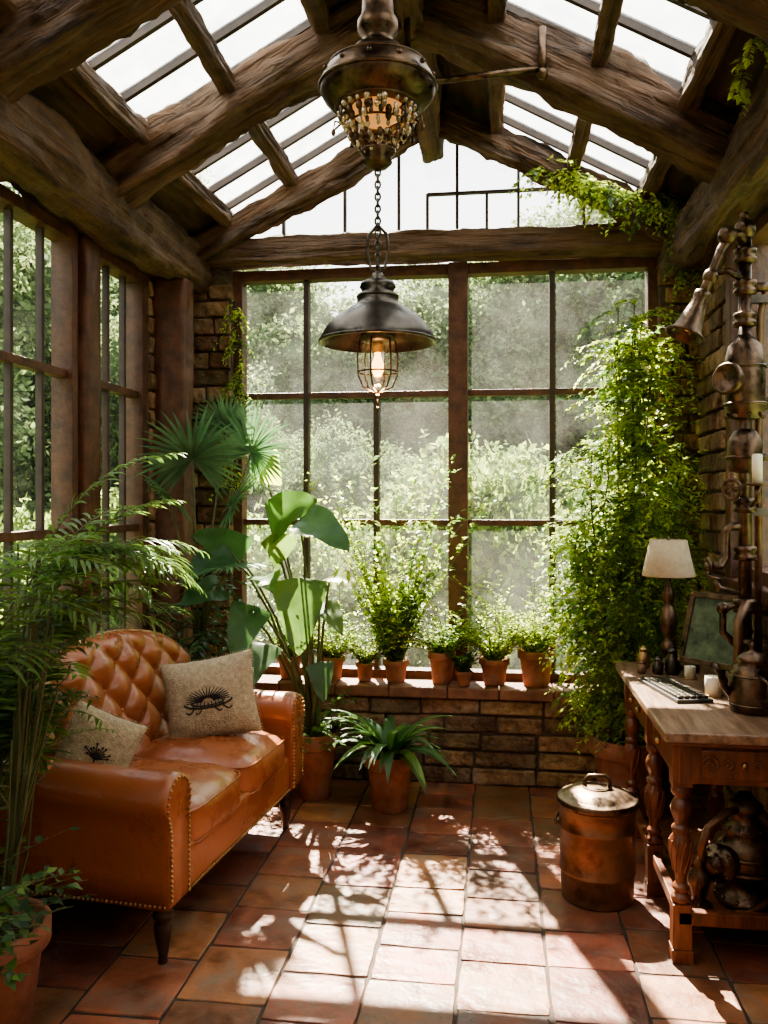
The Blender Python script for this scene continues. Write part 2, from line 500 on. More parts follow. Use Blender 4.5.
wr.obj('wall_right', merge=True, bevel=0.008)
wf = MB(); wf.use('plaster', False)
wf.add([(XL-.15,YF,0),(XR+.15,YF,0),(XR+.15,YF,roofz(XR+.15)),(XC,YF,ZR),(XL-.15,YF,roofz(XL-.15)),
        (XL-.15,YF-.12,0),(XR+.15,YF-.12,0),(XR+.15,YF-.12,roofz(XR+.15)),(XC,YF-.12,ZR),(XL-.15,YF-.12,roofz(XL-.15))],
       [(4,3,2,1,0),(5,6,7,8,9),(0,1,6,5),(1,2,7,6),(2,3,8,7),(3,4,9,8),(4,0,5,9)])
wf.obj('wall_front', merge=True)

# sill
sl = MB(); sl.use('sill', False)
x = XL+0.002
while x < XR-0.01:
    w = R.uniform(0.26, 0.34); e = min(x+w, XR-0.002)
    if XR - e < 0.08: e = XR-0.002
    sl.box(x+0.002, e-0.002, YB-0.045+R.uniform(-.004,.004), 4.70, 0.457, 0.515+R.uniform(-.002,.002)); x = e
sl.obj('trim_1', bevel=0.007)

# back window
w1 = MB(); w1.use('frame', False)
fx0, fx1 = -1.51, 0.84
zt = 2.80
def fb(x0,x1,z0,z1,d=0.05,yy=YW): w1.box(x0,x1,yy-d,yy+d,z0,z1)
fb(fx0-0.0, fx0+0.06, 0.50, zt); fb(fx1-0.06, fx1, 0.50, zt)
fb(-0.28, -0.175, 0.50, zt, 0.07)
fb(fx0+0.06, -0.28, 0.50, 0.56, 0.045); fb(-0.175, fx1-0.06, 0.50, 0.56, 0.045)
fb(fx0+0.06, -0.28, 2.74, zt, 0.045); fb(-0.175, fx1-0.06, 2.74, zt, 0.045)
for z in (2.09, 1.375):
    fb(fx0+0.06, -0.28, z-0.017, z+0.017, 0.025); fb(-0.175, fx1-0.06, z-0.017, z+0.017, 0.025)
w1.use('darkframe', False)
for xx, zz in ((-1.085, 2.74), (-0.685, 2.09), (0.281, 2.74)):
    fb(xx-0.015, xx+0.015, 0.56, zz, 0.028)
w1.use('glass', False)
w1.add([(fx0+.03,YW,0.52),(fx1-.03,YW,0.52),(fx1-.03,YW,2.77),(fx0+.03,YW,2.77)], [(0,1,2,3)])
w1.obj('window_1', bevel=0.004)
w2 = MB(); w2.use('darkframe', False)
for xx in (-1.22, -0.866, -0.56, -0.40, -0.235, -0.072, 0.10, 0.45):
    zt2 = roofz(xx)-0.1
    if xx in (-0.40, -0.072): zt2 = 3.2
    if zt2 > 3.02: w2.box(xx-0.008, xx+0.008, YW-0.015, YW+0.015, 2.98, zt2)
w2.box(-0.40, 0.45, YW-0.013, YW+0.013, 3.19, 3.205)
w2.use('glass', False)
w2.add([(XL,YW+.01,2.9),(XR,YW+.01,2.9),(XR,YW+.01,roofz(XR)),(XC,YW+.01,ZR-0.01),(XL,YW+.01,roofz(XL))], [(0,1,2,3,4)])
w2.obj('window_2')

def side_window(name, xf, y0, y1, z0, z1, bars, rails, thick=0.05):
    w = MB(); w.use('frame', False)
    X0, X1 = xf-thick, xf+thick
    w.box(X0,X1,y0,y0+0.05,z0,z1); w.box(X0,X1,y1-0.05,y1,z0,z1)
    w.box(X0,X1,y0+.05,y1-.05,z0,z0+0.06); w.box(X0,X1,y0+.05,y1-.05,z1-0.05,z1)
    for r in rails: w.box(xf-.025,xf+.025,y0+.05,y1-.05,r-.018,r+.018)
    w.use('darkframe', False)
    for b in bars: w.box(xf-.016,xf+.016,b-.010,b+.010,z0+.06,z1-.05)
    w.use('sideglass', False)
    w.add([(xf,y0+.02,z0+.02),(xf,y1-.02,z0+.02),(xf,y1-.02,z1-.02),(xf,y0+.02,z1-.02)], [(0,1,2,3)])
    return w.obj(name, bevel=0.003)
k = 3
for (a, b) in LW:
    if b-a > 0.8: bars = [a+(b-a)*q for q in (0.2,0.4,0.6,0.8)]
    else: bars = [a+(b-a)*q for q in (0.36, 0.68)]
    side_window('window_%d' % k, XL-0.06, a, b, 0.6, 2.66, bars, (2.04, 1.36)); k += 1
for (a, b) in RW:
    side_window('window_%d' % k, XR+0.07, a, b, 1.15, 2.65, [a+(b-a)*q for q in (0.33,0.66)], (1.9,)); k += 1

# ------------------------------------------------------------------ beams
def beam(name, p0, p1, w, h, parent, amp=0.012, mat='beam', seed=0):
    p0 = V(p0); p1 = V(p1); d = p1-p0; L = d.length
    xd = d.normalized(); zd = V((0,0,1)) - xd*xd.z
    if zd.length < 1e-3: zd = V((0,1,0))
    zd.normalize(); yd = zd.cross(xd)
    m = Matrix((xd, yd, zd)).transposed().to_4x4(); m.translation = p0
    n = max(4, int(L/0.025)); q = 8
    ring = []
    for i in range(q): ring.append((-1+2*i/q, -1))
    for i in range(q): ring.append((1, -1+2*i/q))
    for i in range(q): ring.append((1-2*i/q, 1))
    for i in range(q): ring.append((-1, 1-2*i/q))
    nr = len(ring); vs = []; fs = []
    off = V((seed*3.7, seed*1.3, seed*7.1))
    for i in range(n+1):
        x = L*i/n
        wob = noise.noise(V((x*0.9, 0, 0))+off)*amp*1.5
        wob2 = noise.noise(V((x*0.9, 5, 0))+off)*amp*1.5
        for (a, b) in ring:
            kk = 7; l = (abs(a)**kk+abs(b)**kk)**(1/kk)
            pa, pb = a/l*w/2, b/l*h/2
            dd = noise.fractal(V((x*3.2, pa*18, pb*18))+off, 0.7, 2.1, 5)*amp*1.1
            gr = noise.noise(V((x*0.9, pa*48, pb*48))+off)
            dd -= max(0, gr-0.12)*amp*2.4
            ln = math.hypot(pa, pb)
            pa += pa/ln*dd + wob; pb += pb/ln*dd + wob2
            vs.append((x, pa, pb))
    for j in range(n):
        for i in range(nr):
            k2 = (i+1) % nr
            fs.append((j*nr+i, j*nr+k2, (j+1)*nr+k2, (j+1)*nr+i))
    fs.append(tuple(range(nr))[::-1]); fs.append(tuple(n*nr+i for i in range(nr)))
    mb = MB(); mb.use(mat); mb.add(vs, fs)
    return mb.obj(name, parent=parent, matrix=m)

ceil = empty('ceiling')
for i, yy in enumerate((4.56, 3.52, 2.50, 1.5, 0.5, -0.5)):
    h = 0.21 if i else 0.14
    w = 0.19 if i else 0.12
    off = 0.12
    beam('rafter_l_%d' % i, (XL+0.03, yy, roofz(XL+0.03)-off), (XC+0.02, yy, ZR-off), w, h, ceil, 0.03, seed=i+1)
    beam('rafter_r_%d' % i, (XR-0.03, yy, roofz(XR-0.03)-off), (XC-0.02, yy, ZR-off), w, h, ceil, 0.03, seed=i+11)
beam('ridge_beam', (XC, YF, ZR-0.17), (XC, 4.85, ZR-0.17), 0.13, 0.2, ceil, 0.02, seed=31)
beam('plate_l', (XL+0.06, YF, 2.785), (XL+0.06, 4.70, 2.785), 0.26, 0.25, ceil, 0.028, seed=32)
beam('plate_r', (XR-0.06, YF, 2.785), (XR-0.06, 4.70, 2.785), 0.24, 0.26, ceil, 0.028, seed=33)
beam('tie_beam', (XL+0.02, 4.64, 2.885), (XR-0.02, 4.64, 2.885), 0.16, 0.15, ceil, 0.014, mat='beam', seed=34)
for sx, sg in ((XC-0.75, -1), (XC+0.75, 1)):
    beam('purlin', (sx, YF, roofz(sx)-0.05), (sx, 4.8, roofz(sx)-0.05), 0.07, 0.08, ceil, 0.012, seed=40+sg)
for sx, sg in ((XL+0.30, -1), (XR-0.30, 1)):
    beam('purlin_low', (sx, YF, roofz(sx)-0.04), (sx, 4.8, roofz(sx)-0.04), 0.08, 0.09, ceil, 0.012, seed=50+sg)
for sx, sg in ((XC-0.36, -1), (XC+0.36, 1)):
    beam('purlin_up', (sx, YF, roofz(sx)-0.04), (sx, 4.8, roofz(sx)-0.04), 0.07, 0.08, ceil, 0.012, seed=60+sg)
rf = MB(); rf.use('plank', False)
def slab(mb, xa, xb, y0, y1, th=0.03):
    za, zb = roofz(xa), roofz(xb)
    mb.add([(xa,y0,za),(xb,y0,zb),(xb,y1,zb),(xa,y1,za),(xa,y0,za+th),(xb,y0,zb+th),(xb,y1,zb+th),(xa,y1,za+th)],
           [(0,1,2,3),(4,7,6,5),(0,4,5,1),(1,5,6,2),(2,6,7,3),(3,7,4,0)])
def boards(xa, xb, y0, y1):
    n = max(1, round(abs(xb-xa)/0.12))
    for i in range(n):
        a = xa+(xb-xa)*i/n; b = xa+(xb-xa)*(i+1)/n
        s = 0.0005 if b > a else -0.0005
        slab(rf, a+s, b-s, y0, y1)
boards(XL-0.2, XL+0.30, YF-.15, 4.9); boards(XC-0.36, XC, YF-.15, 4.9)
boards(XR+0.2, XR-0.30, YF-.15, 4.9); boards(XC+0.36, XC, YF-.15, 4.9)
rf.obj('roof_boards', parent=ceil)
rg = MB(); rg.use('darkframe', False)
for s, x0, x1 in ((-1, XL+0.30, XC-0.36), (1, XC+0.36, XR-0.30)):
    y = YF
    while y < 4.8:
        xa, xb = x0, x1
        za, zb = roofz(xa), roofz(xb); w = 0.012
        rg.add([(xa,y-w,za-.022),(xb,y-w,zb-.022),(xb,y+w,zb-.022),(xa,y+w,za-.022),(xa,y-w,za+.02),(xb,y-w,zb+.02),(xb,y+w,zb+.02),(xa,y+w,za+.02)],
               [(0,1,2,3),(4,7,6,5),(0,4,5,1),(1,5,6,2),(2,6,7,3),(3,7,4,0)])
        y += 0.255
rg.use('roofglass', False)
for x0, x1 in ((XL+0.30, XC-0.36), (XC+0.36, XR-0.30)):
    rg.add([(x0,YF,roofz(x0)+.01),(x1,YF,roofz(x1)+.01),(x1,4.9,roofz(x1)+.01),(x0,4.9,roofz(x0)+.01)], [(0,1,2,3)])
rg.obj('skylight_glass', parent=ceil)
tr = MB(); tr.use('bronze'); tr.tube([(XC,3.40,3.17),(0.17,3.40,3.20)], 0.013, 10); tr.tube([(0.165,3.40,3.16),(0.165,3.40,3.36)], 0.016, 10)
tr.tube([(XC,3.40,3.15),(XC,3.40,3.5)], 0.014, 8); tr.ball((0.165,3.40,3.18), 0.022)
tr.obj('tie_rod', parent=ceil)

posts = empty('trim_2')
beam('post_corner', (XL+0.06, 4.33, 0.0), (XL+0.06, 4.33, 2.66), 0.22, 0.16, posts, 0.014, mat='frame', seed=70)
for i, y in enumerate((3.55, 2.25, 0.925, -0.36)):
    beam('post_%d' % i, (XL-0.04, y, 0.58), (XL-0.04, y, 2.66), 0.13, 0.13, posts, 0.006, mat='frame', seed=71+i)
sb = MB(); sb.use('frame', False); sb.box(XL-0.14, XL+0.05, -0.3, 4.2, 0.56, 0.61); sb.obj('side_sill', parent=posts, bevel=0.006)
sb = MB(); sb.use('frame', False)
for (a, b) in RW:
    sb.box(XR-0.03, XR+0.03, a-0.08, a, 1.08, 2.66); sb.box(XR-0.03, XR+0.03, b, b+0.08, 1.08, 2.66); sb.box(XR-0.05, XR+0.03, a, b, 1.10, 1.16)
sb.obj('trim_3', bevel=0.006)

# ------------------------------------------------------------------ sofa
sofa = empty('leather_sofa', (-1.325, 3.24, 0), (0,0,math.radians(-5.5)))
b = MB(); b.use('leather'); b.superbox((0.0,0,0.27), (0.345, 0.60, 0.085), k=14, n=10); b.obj('base', sofa, merge=True)
def seatfn(p, q):
    f = (1-abs(p.x)**3)*(1-abs(p.y)**3)
    q = q.copy()
    if p.z > 0:
        q.z += 0.042*f
        q.z += 0.007*noise.noise(V((q.x*14, q.y*10, 3)))
        q.z += 0.004*math.sin(40*q.y+9*noise.noise(V((q.x*6,q.y*5,0))))*abs(p.y)**1.5
    if p.x > 0.8: q.x += 0.012*(1-abs(p.y)**2)*(1-abs(p.z)**2)
    return q
for i, yc in enumerate((-0.245, 0.245)):
    b = MB(); b.use('leather'); b.superbox((0.07, yc, 0.390), (0.285, 0.243, 0.075), k=6, n=34, fn=seatfn)
    for zz in (0.448, 0.335):
        pts = []
        for t in range(49):
            a = 2*math.pi*t/48; ca, sa = math.cos(a), math.sin(a); kk = 8
            l = (abs(ca)**kk+abs(sa)**kk)**(1/kk)
            pts.append((0.07+0.284*ca/l*0.99, yc+0.242*sa/l*0.99, zz))
        b.tube(pts, 0.005, 6, caps=False)
    b.obj('seat_cushion_%d' % i, sofa, merge=True)
b = MB(); b.use('leather')
NY, NS = 110, 92
def backpath(s, y):
    hy = 0.90 + 0.055*math.cos(math.pi*y/1.25)**2 - 0.06*(abs(y)/0.6)**4
    z0 = 0.40; rr_ = 0.055
    x0, x1 = -0.155, -0.235
    zt_ = hy - rr_
    if s < 0.55:
        t = s/0.55; return V((x0+(x1-x0)*t, 0, z0+(zt_-z0)*t)), True
    if s < 0.75:
        a = (s-0.55)/0.2*math.pi*1.25 ; c = V((x1-rr_, 0, zt_))
        return c+V((math.cos(a)*rr_, 0, math.sin(a)*rr_)), False
    t = (s-0.75)/0.25; a = math.pi*1.25; c = V((x1-rr_,0,zt_))+V((math.cos(a)*rr_,0,math.sin(a)*rr_))
    return c.lerp(V((-0.33,0,0.2)), t), False
dy, dz = 0.20, 0.19
vs = []; fs = []
for i in range(NY+1):
    y = -0.6+1.2*i/NY
    for j in range(NS+1):
        s = j/NS; p, fr = backpath(s, y)
        if s < 0.62:
            zz = p.z - 0.46
            a_ = y/dy + zz/dz; b_ = y/dy - zz/dz
            t = (abs(math.sin(math.pi*a_/1.0))*abs(math.sin(math.pi*b_/1.0)))**0.42
            fade = 1 - max(0, (s-0.52)/0.1)
            fade *= min(1, s/0.06)
            p = p + V((0.046*t*fade, 0, 0))
            if s>0.5: p.z -= 0.006*(1-t)*fade
        vs.append((p.x, y, p.z))
for i in range(NY):
    for j in range(NS):
        a = i*(NS+1)+j
        fs.append((a, a+NS+1, a+NS+2, a+1))
b.add(vs, fs)
for i in (0, NY):
    b.add([vs[i*(NS+1)+j] for j in range(NS+1)], [tuple(range(NS+1))])
b.obj('tufted_back', sofa, merge=True)
b = MB(); b.use('leather')
for a in range(-8, 9):
    for c in range(-8, 9):
        y = dy*(a+c)/2; z = 0.46+dz*(a-c)/2
        if abs(y) < 0.52 and 0.46 < z < 0.84:
            s = (z-0.40)/(0.845-0.40)
            b.ball((-0.155-0.08*s+0.006, y, z), 0.012, 8)
b.obj('buttons', sofa)
b = MB(); b.use('legwood')
pts = []
for i in range(41):
    y = -0.585+1.17*i/40
    p, _ = backpath(0.66, y); pts.append((p.x, y, p.z+0.004))
b.tube(pts, 0.013, 8); b.obj('crest_rail', sofa)
b = MB(); b.use('brass')
for i in range(60):
    y = -0.57+1.14*i/59
    p, _ = backpath(0.625, y); b.ball((p.x, y, p.z), 0.0065, 6)
b.obj('back_nails', sofa)
def arm_profile():
    pr = [(0.075, 0.20), (0.075, 0.46)]
    cy, cz, r = 0.0, 0.545, 0.088
    for i in range(0, 17):
        a = -0.55 + (math.pi+1.15)*i/16
        pr.append((cy+math.cos(a)*r, cz+math.sin(a)*r))
    pr += [(-0.062, 0.44), (-0.06, 0.30), (-0.06, 0.20)]
    return [(-y, z) for y, z in pr]
for sg, nm in ((-1,'arm_near'), (1,'arm_far')):
    yc = sg*0.585
    base = arm_profile()
    b = MB(); b.use('leather')
    xs = [-0.34, -0.30, -0.2, -0.1, 0, 0.1, 0.2, 0.28, 0.33, 0.352, 0.36]
    sc = [0.9, 1, 1, 0.99, 0.98, 0.98, 0.99, 1.0, 1.01, 0.99, 0.93]
    n = len(base); vs = []; fs = []
    for xx, s in zip(xs, sc):
        lift = 0.012*math.cos((xx+0.34)/0.7*math.pi)
        for (y, z) in base:
            y_ = y if sg > 0 else -y
            vs.append((xx, yc + y_*s, 0.42+(z-0.42)*s + (lift if z > 0.46 else 0)))
    for i in range(len(xs)-1):
        for j in range(n):
            k2 = (j+1) % n
            fs.append((i*n+j, i*n+k2, (i+1)*n+k2, (i+1)*n+j))
    fs.append(tuple(range(n))); fs.append(tuple((len(xs)-1)*n+j for j in range(n)))
    b.add(vs, fs)
    b.use('brass')
    last = [V(vs[(len(xs)-2)*n+j]) for j in range(n)]
    pl = []
    for j in range(n-1):
        a_, c_ = last[j], last[j+1]; L = (c_-a_).length; m_ = max(1, round(L/0.017))
        for q in range(m_): pl.append(a_.lerp(c_, q/m_))
    for p in pl: b.ball((0.361, yc+(p.y-yc)*0.9, 0.42+(p.z-0.42)*0.94), 0.0058, 6)
    b.obj(nm, sofa)
b = MB(); b.use('brass')
for i in range(64):
    b.ball((0.347, -0.50+1.0*i/63, 0.205), 0.0056, 6)
for i in range(40):
    b.ball((-0.32+0.66*i/39, -0.648, 0.212), 0.0056, 6)
b.obj('rail_nails', sofa)
b = MB(); b.use('legwood')
for lx, ly in ((0.30,-0.58),(0.30,0.58),(-0.29,-0.58),(-0.29,0.58)):
    b.lathe([(0.013,0),(0.016,0.004),(0.014,0.02),(0.02,0.05),(0.029,0.10),(0.03,0.125),(0.022,0.14),(0.034,0.15),(0.034,0.165),(0.026,0.175),(0.03,0.20)], (lx,ly,0), 18)
b.obj('legs', sofa)

# pillows
def pillow(name, loc, rot, w, h, t, kind):
    mb = MB(); mb.use('burlap'); n = 26
    def surf(u, v, sg=1):
        x = u*w/2*(1-0.07*(math.cos(v*math.pi/2)))
        z = v*h/2*(1-0.07*math.cos(u*math.pi/2))
        d = t/2*((1-min(1,abs(u))**2.6)*(1-min(1,abs(v))**2.6))**0.55
        d += 0.006*noise.noise(V((u*3, v*3, sg*5)))
        return V((x, -sg*d, z))
    for sg in (1, -1):
        vs = [surf(-1+2*i/n, -1+2*j/n, sg) for i in range(n+1) for j in range(n+1)]
        vs = [V((p.x, 0 if (q//(n+1) in (0,n) or q%(n+1) in (0,n)) else p.y, p.z)) for q, p in enumerate(vs)]
        fs = [(i*(n+1)+j, (i+1)*(n+1)+j, (i+1)*(n+1)+j+1, i*(n+1)+j+1) for i in range(n) for j in range(n)]
        mb.add(vs, fs if sg == 1 else [f[::-1] for f in fs])
    for i in range(160):
        a = i/40; e = int(a); f = (a-e)*2-1
        u, v = ((f,-1),(1,f),(-f,1),(-1,-f))[e]
        p = surf(u*0.99, v*0.99); p.y = 0
        d = V((u if abs(u) == 1 else 0, 0, v if abs(v) == 1 else 0)) + rv(0.4)
        mb.tube([p, p+d.normalized()*0.010], 0.0012, 4)
    mb.use('ink')
    def stroke(pts, r):
        P = []
        for u, v in pts:
            p = surf(u, v); p.y -= 0.0012; P.append(p)
        mb.tube(P, r, 5)
    if kind == 'beetle':
        E = 1.25
        for k2 in range(19):
            a = math.pi*(0.0+1.0*k2/18)
            r0, r1 = 0.10, 0.42+0.04*math.sin(a)
            stroke([(E*math.cos(a)*r*0.95, -0.08+math.sin(a)*r*0.75) for r in [r0+(r1-r0)*q/6 for q in range(7)]], [0.0032*(1-0.6*q/6) for q in range(7)])
        stroke([(E*0.43*math.cos(a), -0.09-0.16*math.sin(a)) for a in [math.pi*q/24 for q in range(25)]], 0.0042)
        stroke([(E*0.30*math.cos(a), -0.09-0.11*math.sin(a)) for a in [math.pi*q/24 for q in range(25)]], 0.0030)
        for k2 in range(9):
            uu = -0.32+0.08*k2
            stroke([(uu, -0.10), (uu*1.1, -0.22)], 0.002)
        for s_ in (-1, 1):
            stroke([(s_*(0.30+0.22*q/6), -0.18-0.16*math.sin(q/6*2.4)) for q in range(7)], 0.003)
            stroke([(s_*(0.14+0.16*q/6), -0.25-0.12*math.sin(q/6*2.4)) for q in range(7)], 0.0025)
    else:
        for k2 in range(11):
            a = math.pi*(0.1+0.8*k2/10); L2 = 0.34+0.08*math.sin(k2*2.3)
            stroke([(-0.1+math.cos(a)*r, -0.35+math.sin(a)*r) for r in [L2*q/6 for q in range(7)]], [0.0035*(1-0.5*q/6) for q in range(7)])
            stroke([(-0.1+math.cos(a)*L2+0.02*math.cos(t_), -0.35+math.sin(a)*L2+0.02*math.sin(t_)) for t_ in [6.28*q/6 for q in range(7)]], 0.0022)
        stroke([(-0.1, -0.35), (-0.08, -0.55), (-0.02, -0.7)], 0.003)
    return mb.obj(name, loc=loc, rot=rot, merge=False)
pillow('throw_pillow', (-1.225, 3.50, 0.655), (math.radians(-14), math.radians(-10), math.radians(10)), 0.40, 0.35, 0.14, 'beetle')
pillow('throw_pillow', (-1.40, 2.83, 0.625), (math.radians(-16), math.radians(28), math.radians(34)), 0.27, 0.26, 0.12, 'seed')

# ------------------------------------------------------------------ plants
def keepL(q):
    if q.x < XL+0.03 or q.z < 0.02: return False
    if q.z < 0.62: return q.x < -1.46
    if q.z < 1.08: return q.x < -1.31
    return q.x < -0.90-0.25*max(0, (1.35-q.z))
mb = MB(); c = V((-1.44, 2.24, 0)); pot(mb, c, 0.165, 0.30)
for i in range(34):
    a = R.uniform(0, 2*math.pi); h = R.uniform(0.60, 1.40)
    tilt = R.uniform(0.03, 0.16)
    base = c + V((math.cos(a)*0.05, math.sin(a)*0.05, 0.26))
    top = base + V((math.cos(a)*tilt, math.sin(a)*tilt, h-0.26))
    mid = base.lerp(top, 0.5)+rv(0.02)
    mb.use('stem'); mb.tube([base, mid, top], [0.005,0.004,0.003], 6, caps=False)
    for k2 in range(5):
        aa = a+R.uniform(-1.6, 1.6)
        st = mid.lerp(top, R.uniform(0.1, 1.0))
        frond(mb, st, V((math.cos(aa), math.sin(aa), R.uniform(0.4, 1.8))), R.uniform(0.32, 0.52), 24, R.uniform(0.10, 0.14), 0.011, droop=1.3, lmat='leaf_mid' if R.random() < 0.8 else 'leaf_deep', keep=keepL, sr=0.0028)
for (dx, dy_, dz_, h) in ((1, 0.3, 0.9, 1.22), (0.9, 0.7, 0.8, 1.28), (0.9, -0.1, 0.9, 1.15), (0.7, 0.9, 1.1, 1.25), (1.0, 0.1, 1.1, 1.2),(0.8,0.5,1.3,1.2),(0.9,0.5,0.6,1.32),(0.5,0.3,1.5,1.3),(1,0.0,0.7,1.3),(1,0.5,0.9,1.12),(0.6,0.1,1.6,1.15),(0.9,0.9,0.6,1.15)):
    base = c+V((0.03, 0.02, 0.27)); top = c+V((0.10, 0.08, h))
    mb.use('stem'); mb.tube([base, base.lerp(top,0.5)+rv(0.01), top], 0.004, 6, caps=False)
    frond(mb, top, V((dx, dy_, dz_)), 0.56, 34, 0.14, 0.011, droop=1.6, lmat='leaf_mid', keep=keepL, sr=0.003)
mb.obj('potted_palm')

def keepS(q): return q.x > XL+0.03 and q.z > 0.33 and q.x < -1.10 and q.z < 0.70 and q.y < 2.50
mb = MB(); c = V((-1.50, 1.80, 0)); pot(mb, c, 0.15, 0.40)
for i in range(70):
    a = R.uniform(-0.2, 2.2)
    sprig(mb, c+V((0,0,0.38)), V((math.cos(a)*0.9, math.sin(a)*1.0, R.uniform(0.0, 0.6))), R.uniform(0.35, 0.68), 20, 0.052, 0.03, lmat='leaf_deep' if i % 3 else 'leaf_mid', droop=0.4, keep=keepS)
mb.obj('potted_shrub')

# fan palm in back corner
mb = MB(); c = V((-1.52, 4.16, 0)); pot(mb, c, 0.15, 0.28)
mb.use('twig'); mb.tube([c+V((0,0,.24)), c+V((0.01,0,.5)), c+V((0,0.01,.75))], [0.035,0.03,0.022], 10)
def fan(mb, hub, axis, nrm, Rr, nseg=36, spread=2.35, mat='leaf_blue'):
    axis = V(axis).normalized(); nrm = V(nrm); nrm = (nrm-axis*nrm.dot(axis)).normalized(); sd = axis.cross(nrm)
    mb.use(mat)
    for i in range(nseg):
        a = -spread+2*spread*i/(nseg-1)
        d = axis*math.cos(a)+sd*math.sin(a)
        L = Rr*(0.80+0.2*math.cos(a*0.6))*R.uniform(0.88, 1.08)
        leaf(mb, hub, d+nrm*0.12+rv(0.03), nrm, L, 0.020, n=7, droop=0.5, fold=0.4, shape='lance')
for hub, ax, nm, rr_ in (((-1.50,4.02,1.70),(0.1,-0.35,1),(0.35,-1,0.35),0.32), ((-1.25,4.18,1.74),(0.6,-0.2,0.8),(0.1,-1,0.5),0.29),
                        ((-1.36,4.22,1.47),(0.5,-0.3,0.5),(0,-0.6,0.9),0.28), ((-1.60,3.98,1.50),(-0.1,-0.8,0.5),(0.3,-0.5,0.9),0.2),
                        ((-1.42,4.3,1.88),(0.1,0.0,1),(0.2,-1,0.2),0.20), ((-1.30,3.98,1.18),(0.5,-0.7,0.1),(0.1,-0.3,1),0.24)):
    hub = V(hub)
    st = c+V((0,0,.72)); md = st.lerp(hub, 0.5)+V((0,0,0.08))
    mb.use('stem'); mb.tube([st, md, hub], [0.008,0.006,0.005], 6)
    fan(mb, hub, ax, nm, rr_)
for i in range(60):
    a = R.uniform(0, 6.28)
    sprig(mb, c+V((R.uniform(-.1,.25), R.uniform(-.12,.1), R.uniform(.4,1.1))), V((math.cos(a), math.sin(a), R.uniform(0,1.2))), R.uniform(.18,.34), 18, 0.06, 0.03, lmat='leaf_deep', droop=1.0, keep=lambda q: q.x > XL+0.05 and q.y < 4.55)
mb.obj('potted_fan_palm')

# big leaf plant
mb = MB(); c = V((-0.93, 4.22, 0)); pot(mb, c, 0.118, 0.33)
big = [
 ((-1.14,4.15,1.36),(0.55,-0.35,0.55),(-0.3,-0.8,0.5),0.36,0.24,'leaf_mid'),
 ((-1.00,4.18,1.40),(0.7,-0.3,-0.1),(0.1,-0.7,0.8),0.34,0.21,'leaf_deep'),
 ((-0.97,4.08,1.12),(0.05,-0.35,-0.9),(0.1,-0.9,0.1),0.38,0.24,'leaf_mid'),
 ((-1.28,4.12,1.20),(-0.4,-0.5,0.6),(0.3,-0.8,0.4),0.32,0.19,'leaf_deep'),
 ((-1.30,4.02,1.24),(-0.65,-0.5,-0.15),(0.1,-0.6,0.8),0.30,0.17,'leaf_deep'),
 ((-1.20,4.06,0.98),(-0.2,-0.6,-0.6),(0.2,-0.7,0.6),0.30,0.18,'leaf_deep'),
 ((-0.83,4.12,1.12),(0.6,-0.5,0.1),(0,-0.5,0.9),0.20,0.12,'leaf_bright'),
 ((-0.90,4.2,0.98),(0.5,-0.5,-0.2),(0,-0.5,0.9),0.24,0.13,'leaf_mid'),
 ((-1.10,4.0,0.80),(-0.3,-0.7,-0.5),(0,-0.6,0.8),0.26,0.15,'leaf_deep'),
 ((-1.18,4.25,1.58),(0.2,-0.3,0.8),(0.1,-0.9,0.3),0.22,0.13,'leaf_bright'),
 ((-0.86,4.02,0.72),(0.2,-0.5,-0.7),(0,-0.8,0.4),0.20,0.12,'leaf_deep'),
 ((-1.08,4.2,1.2),(-0.1,-0.6,0.5),(0,-0.8,0.6),0.30,0.18,'leaf_mid'),
 ((-1.36,4.1,1.05),(-0.5,-0.6,0.1),(0.2,-0.6,0.7),0.26,0.16,'leaf_deep'),
 ((-1.16,4.1,1.12),(0.3,-0.7,0.1),(0.0,-0.5,0.8),0.24,0.16,'leaf_mid'),
]
for p, d, up, L, W, m in big:
    p = V(p); st = c+V((R.uniform(-.02,.02),R.uniform(-.02,.02),0.28)); md = st.lerp(p, 0.55)+V((0,0.02,0.12))
    mb.use('stem'); mb.tube([st, st.lerp(md,0.5)+V((0,0,.03)), md, md.lerp(p,.6)+V((0,0,.02)), p], [0.009,0.008,0.007,0.006,0.005], 7)
    mb.use(m); leaf(mb, p, d, up, L, W*1.15, n=14, droop=0.7, fold=0.22, shape='heart', wave=0.03, cols=3)
    # raised midrib
    mb.use('stem')
for i in range(26):
    a = R.uniform(0, 6.28); sprig(mb, c+V((0,0,.3)), V((math.cos(a), math.sin(a)-.2, R.uniform(.5,1.6))), R.uniform(.2,.32), 14, 0.06, 0.03, lmat='leaf_mid', droop=1.0, keep=lambda q: q.y < 4.44)
mb.obj('potted_elephant_ear')

# strap-leaf plant centre
mb = MB(); c = V((-0.53, 4.10, 0)); pot(mb, c, 0.122, 0.27)
for i in range(54):
    a = 2*math.pi*i/54*3+R.uniform(-.2,.2); el = R.uniform(0.5, 3.0)
    mb.use('leaf_deep' if i % 3 else 'leaf_mid')
    L = R.uniform(0.28, 0.42)
    if math.sin(a) > 0.5: L *= 0.8
    leaf(mb, c+V((math.cos(a)*0.02, math.sin(a)*0.02, 0.25)), V((math.cos(a), math.sin(a), el)), V((-math.cos(a), -math.sin(a), 1)), L, R.uniform(0.036, 0.055), n=10, droop=1.6, fold=0.35)
mb.obj('potted_strap_leaf_plant')

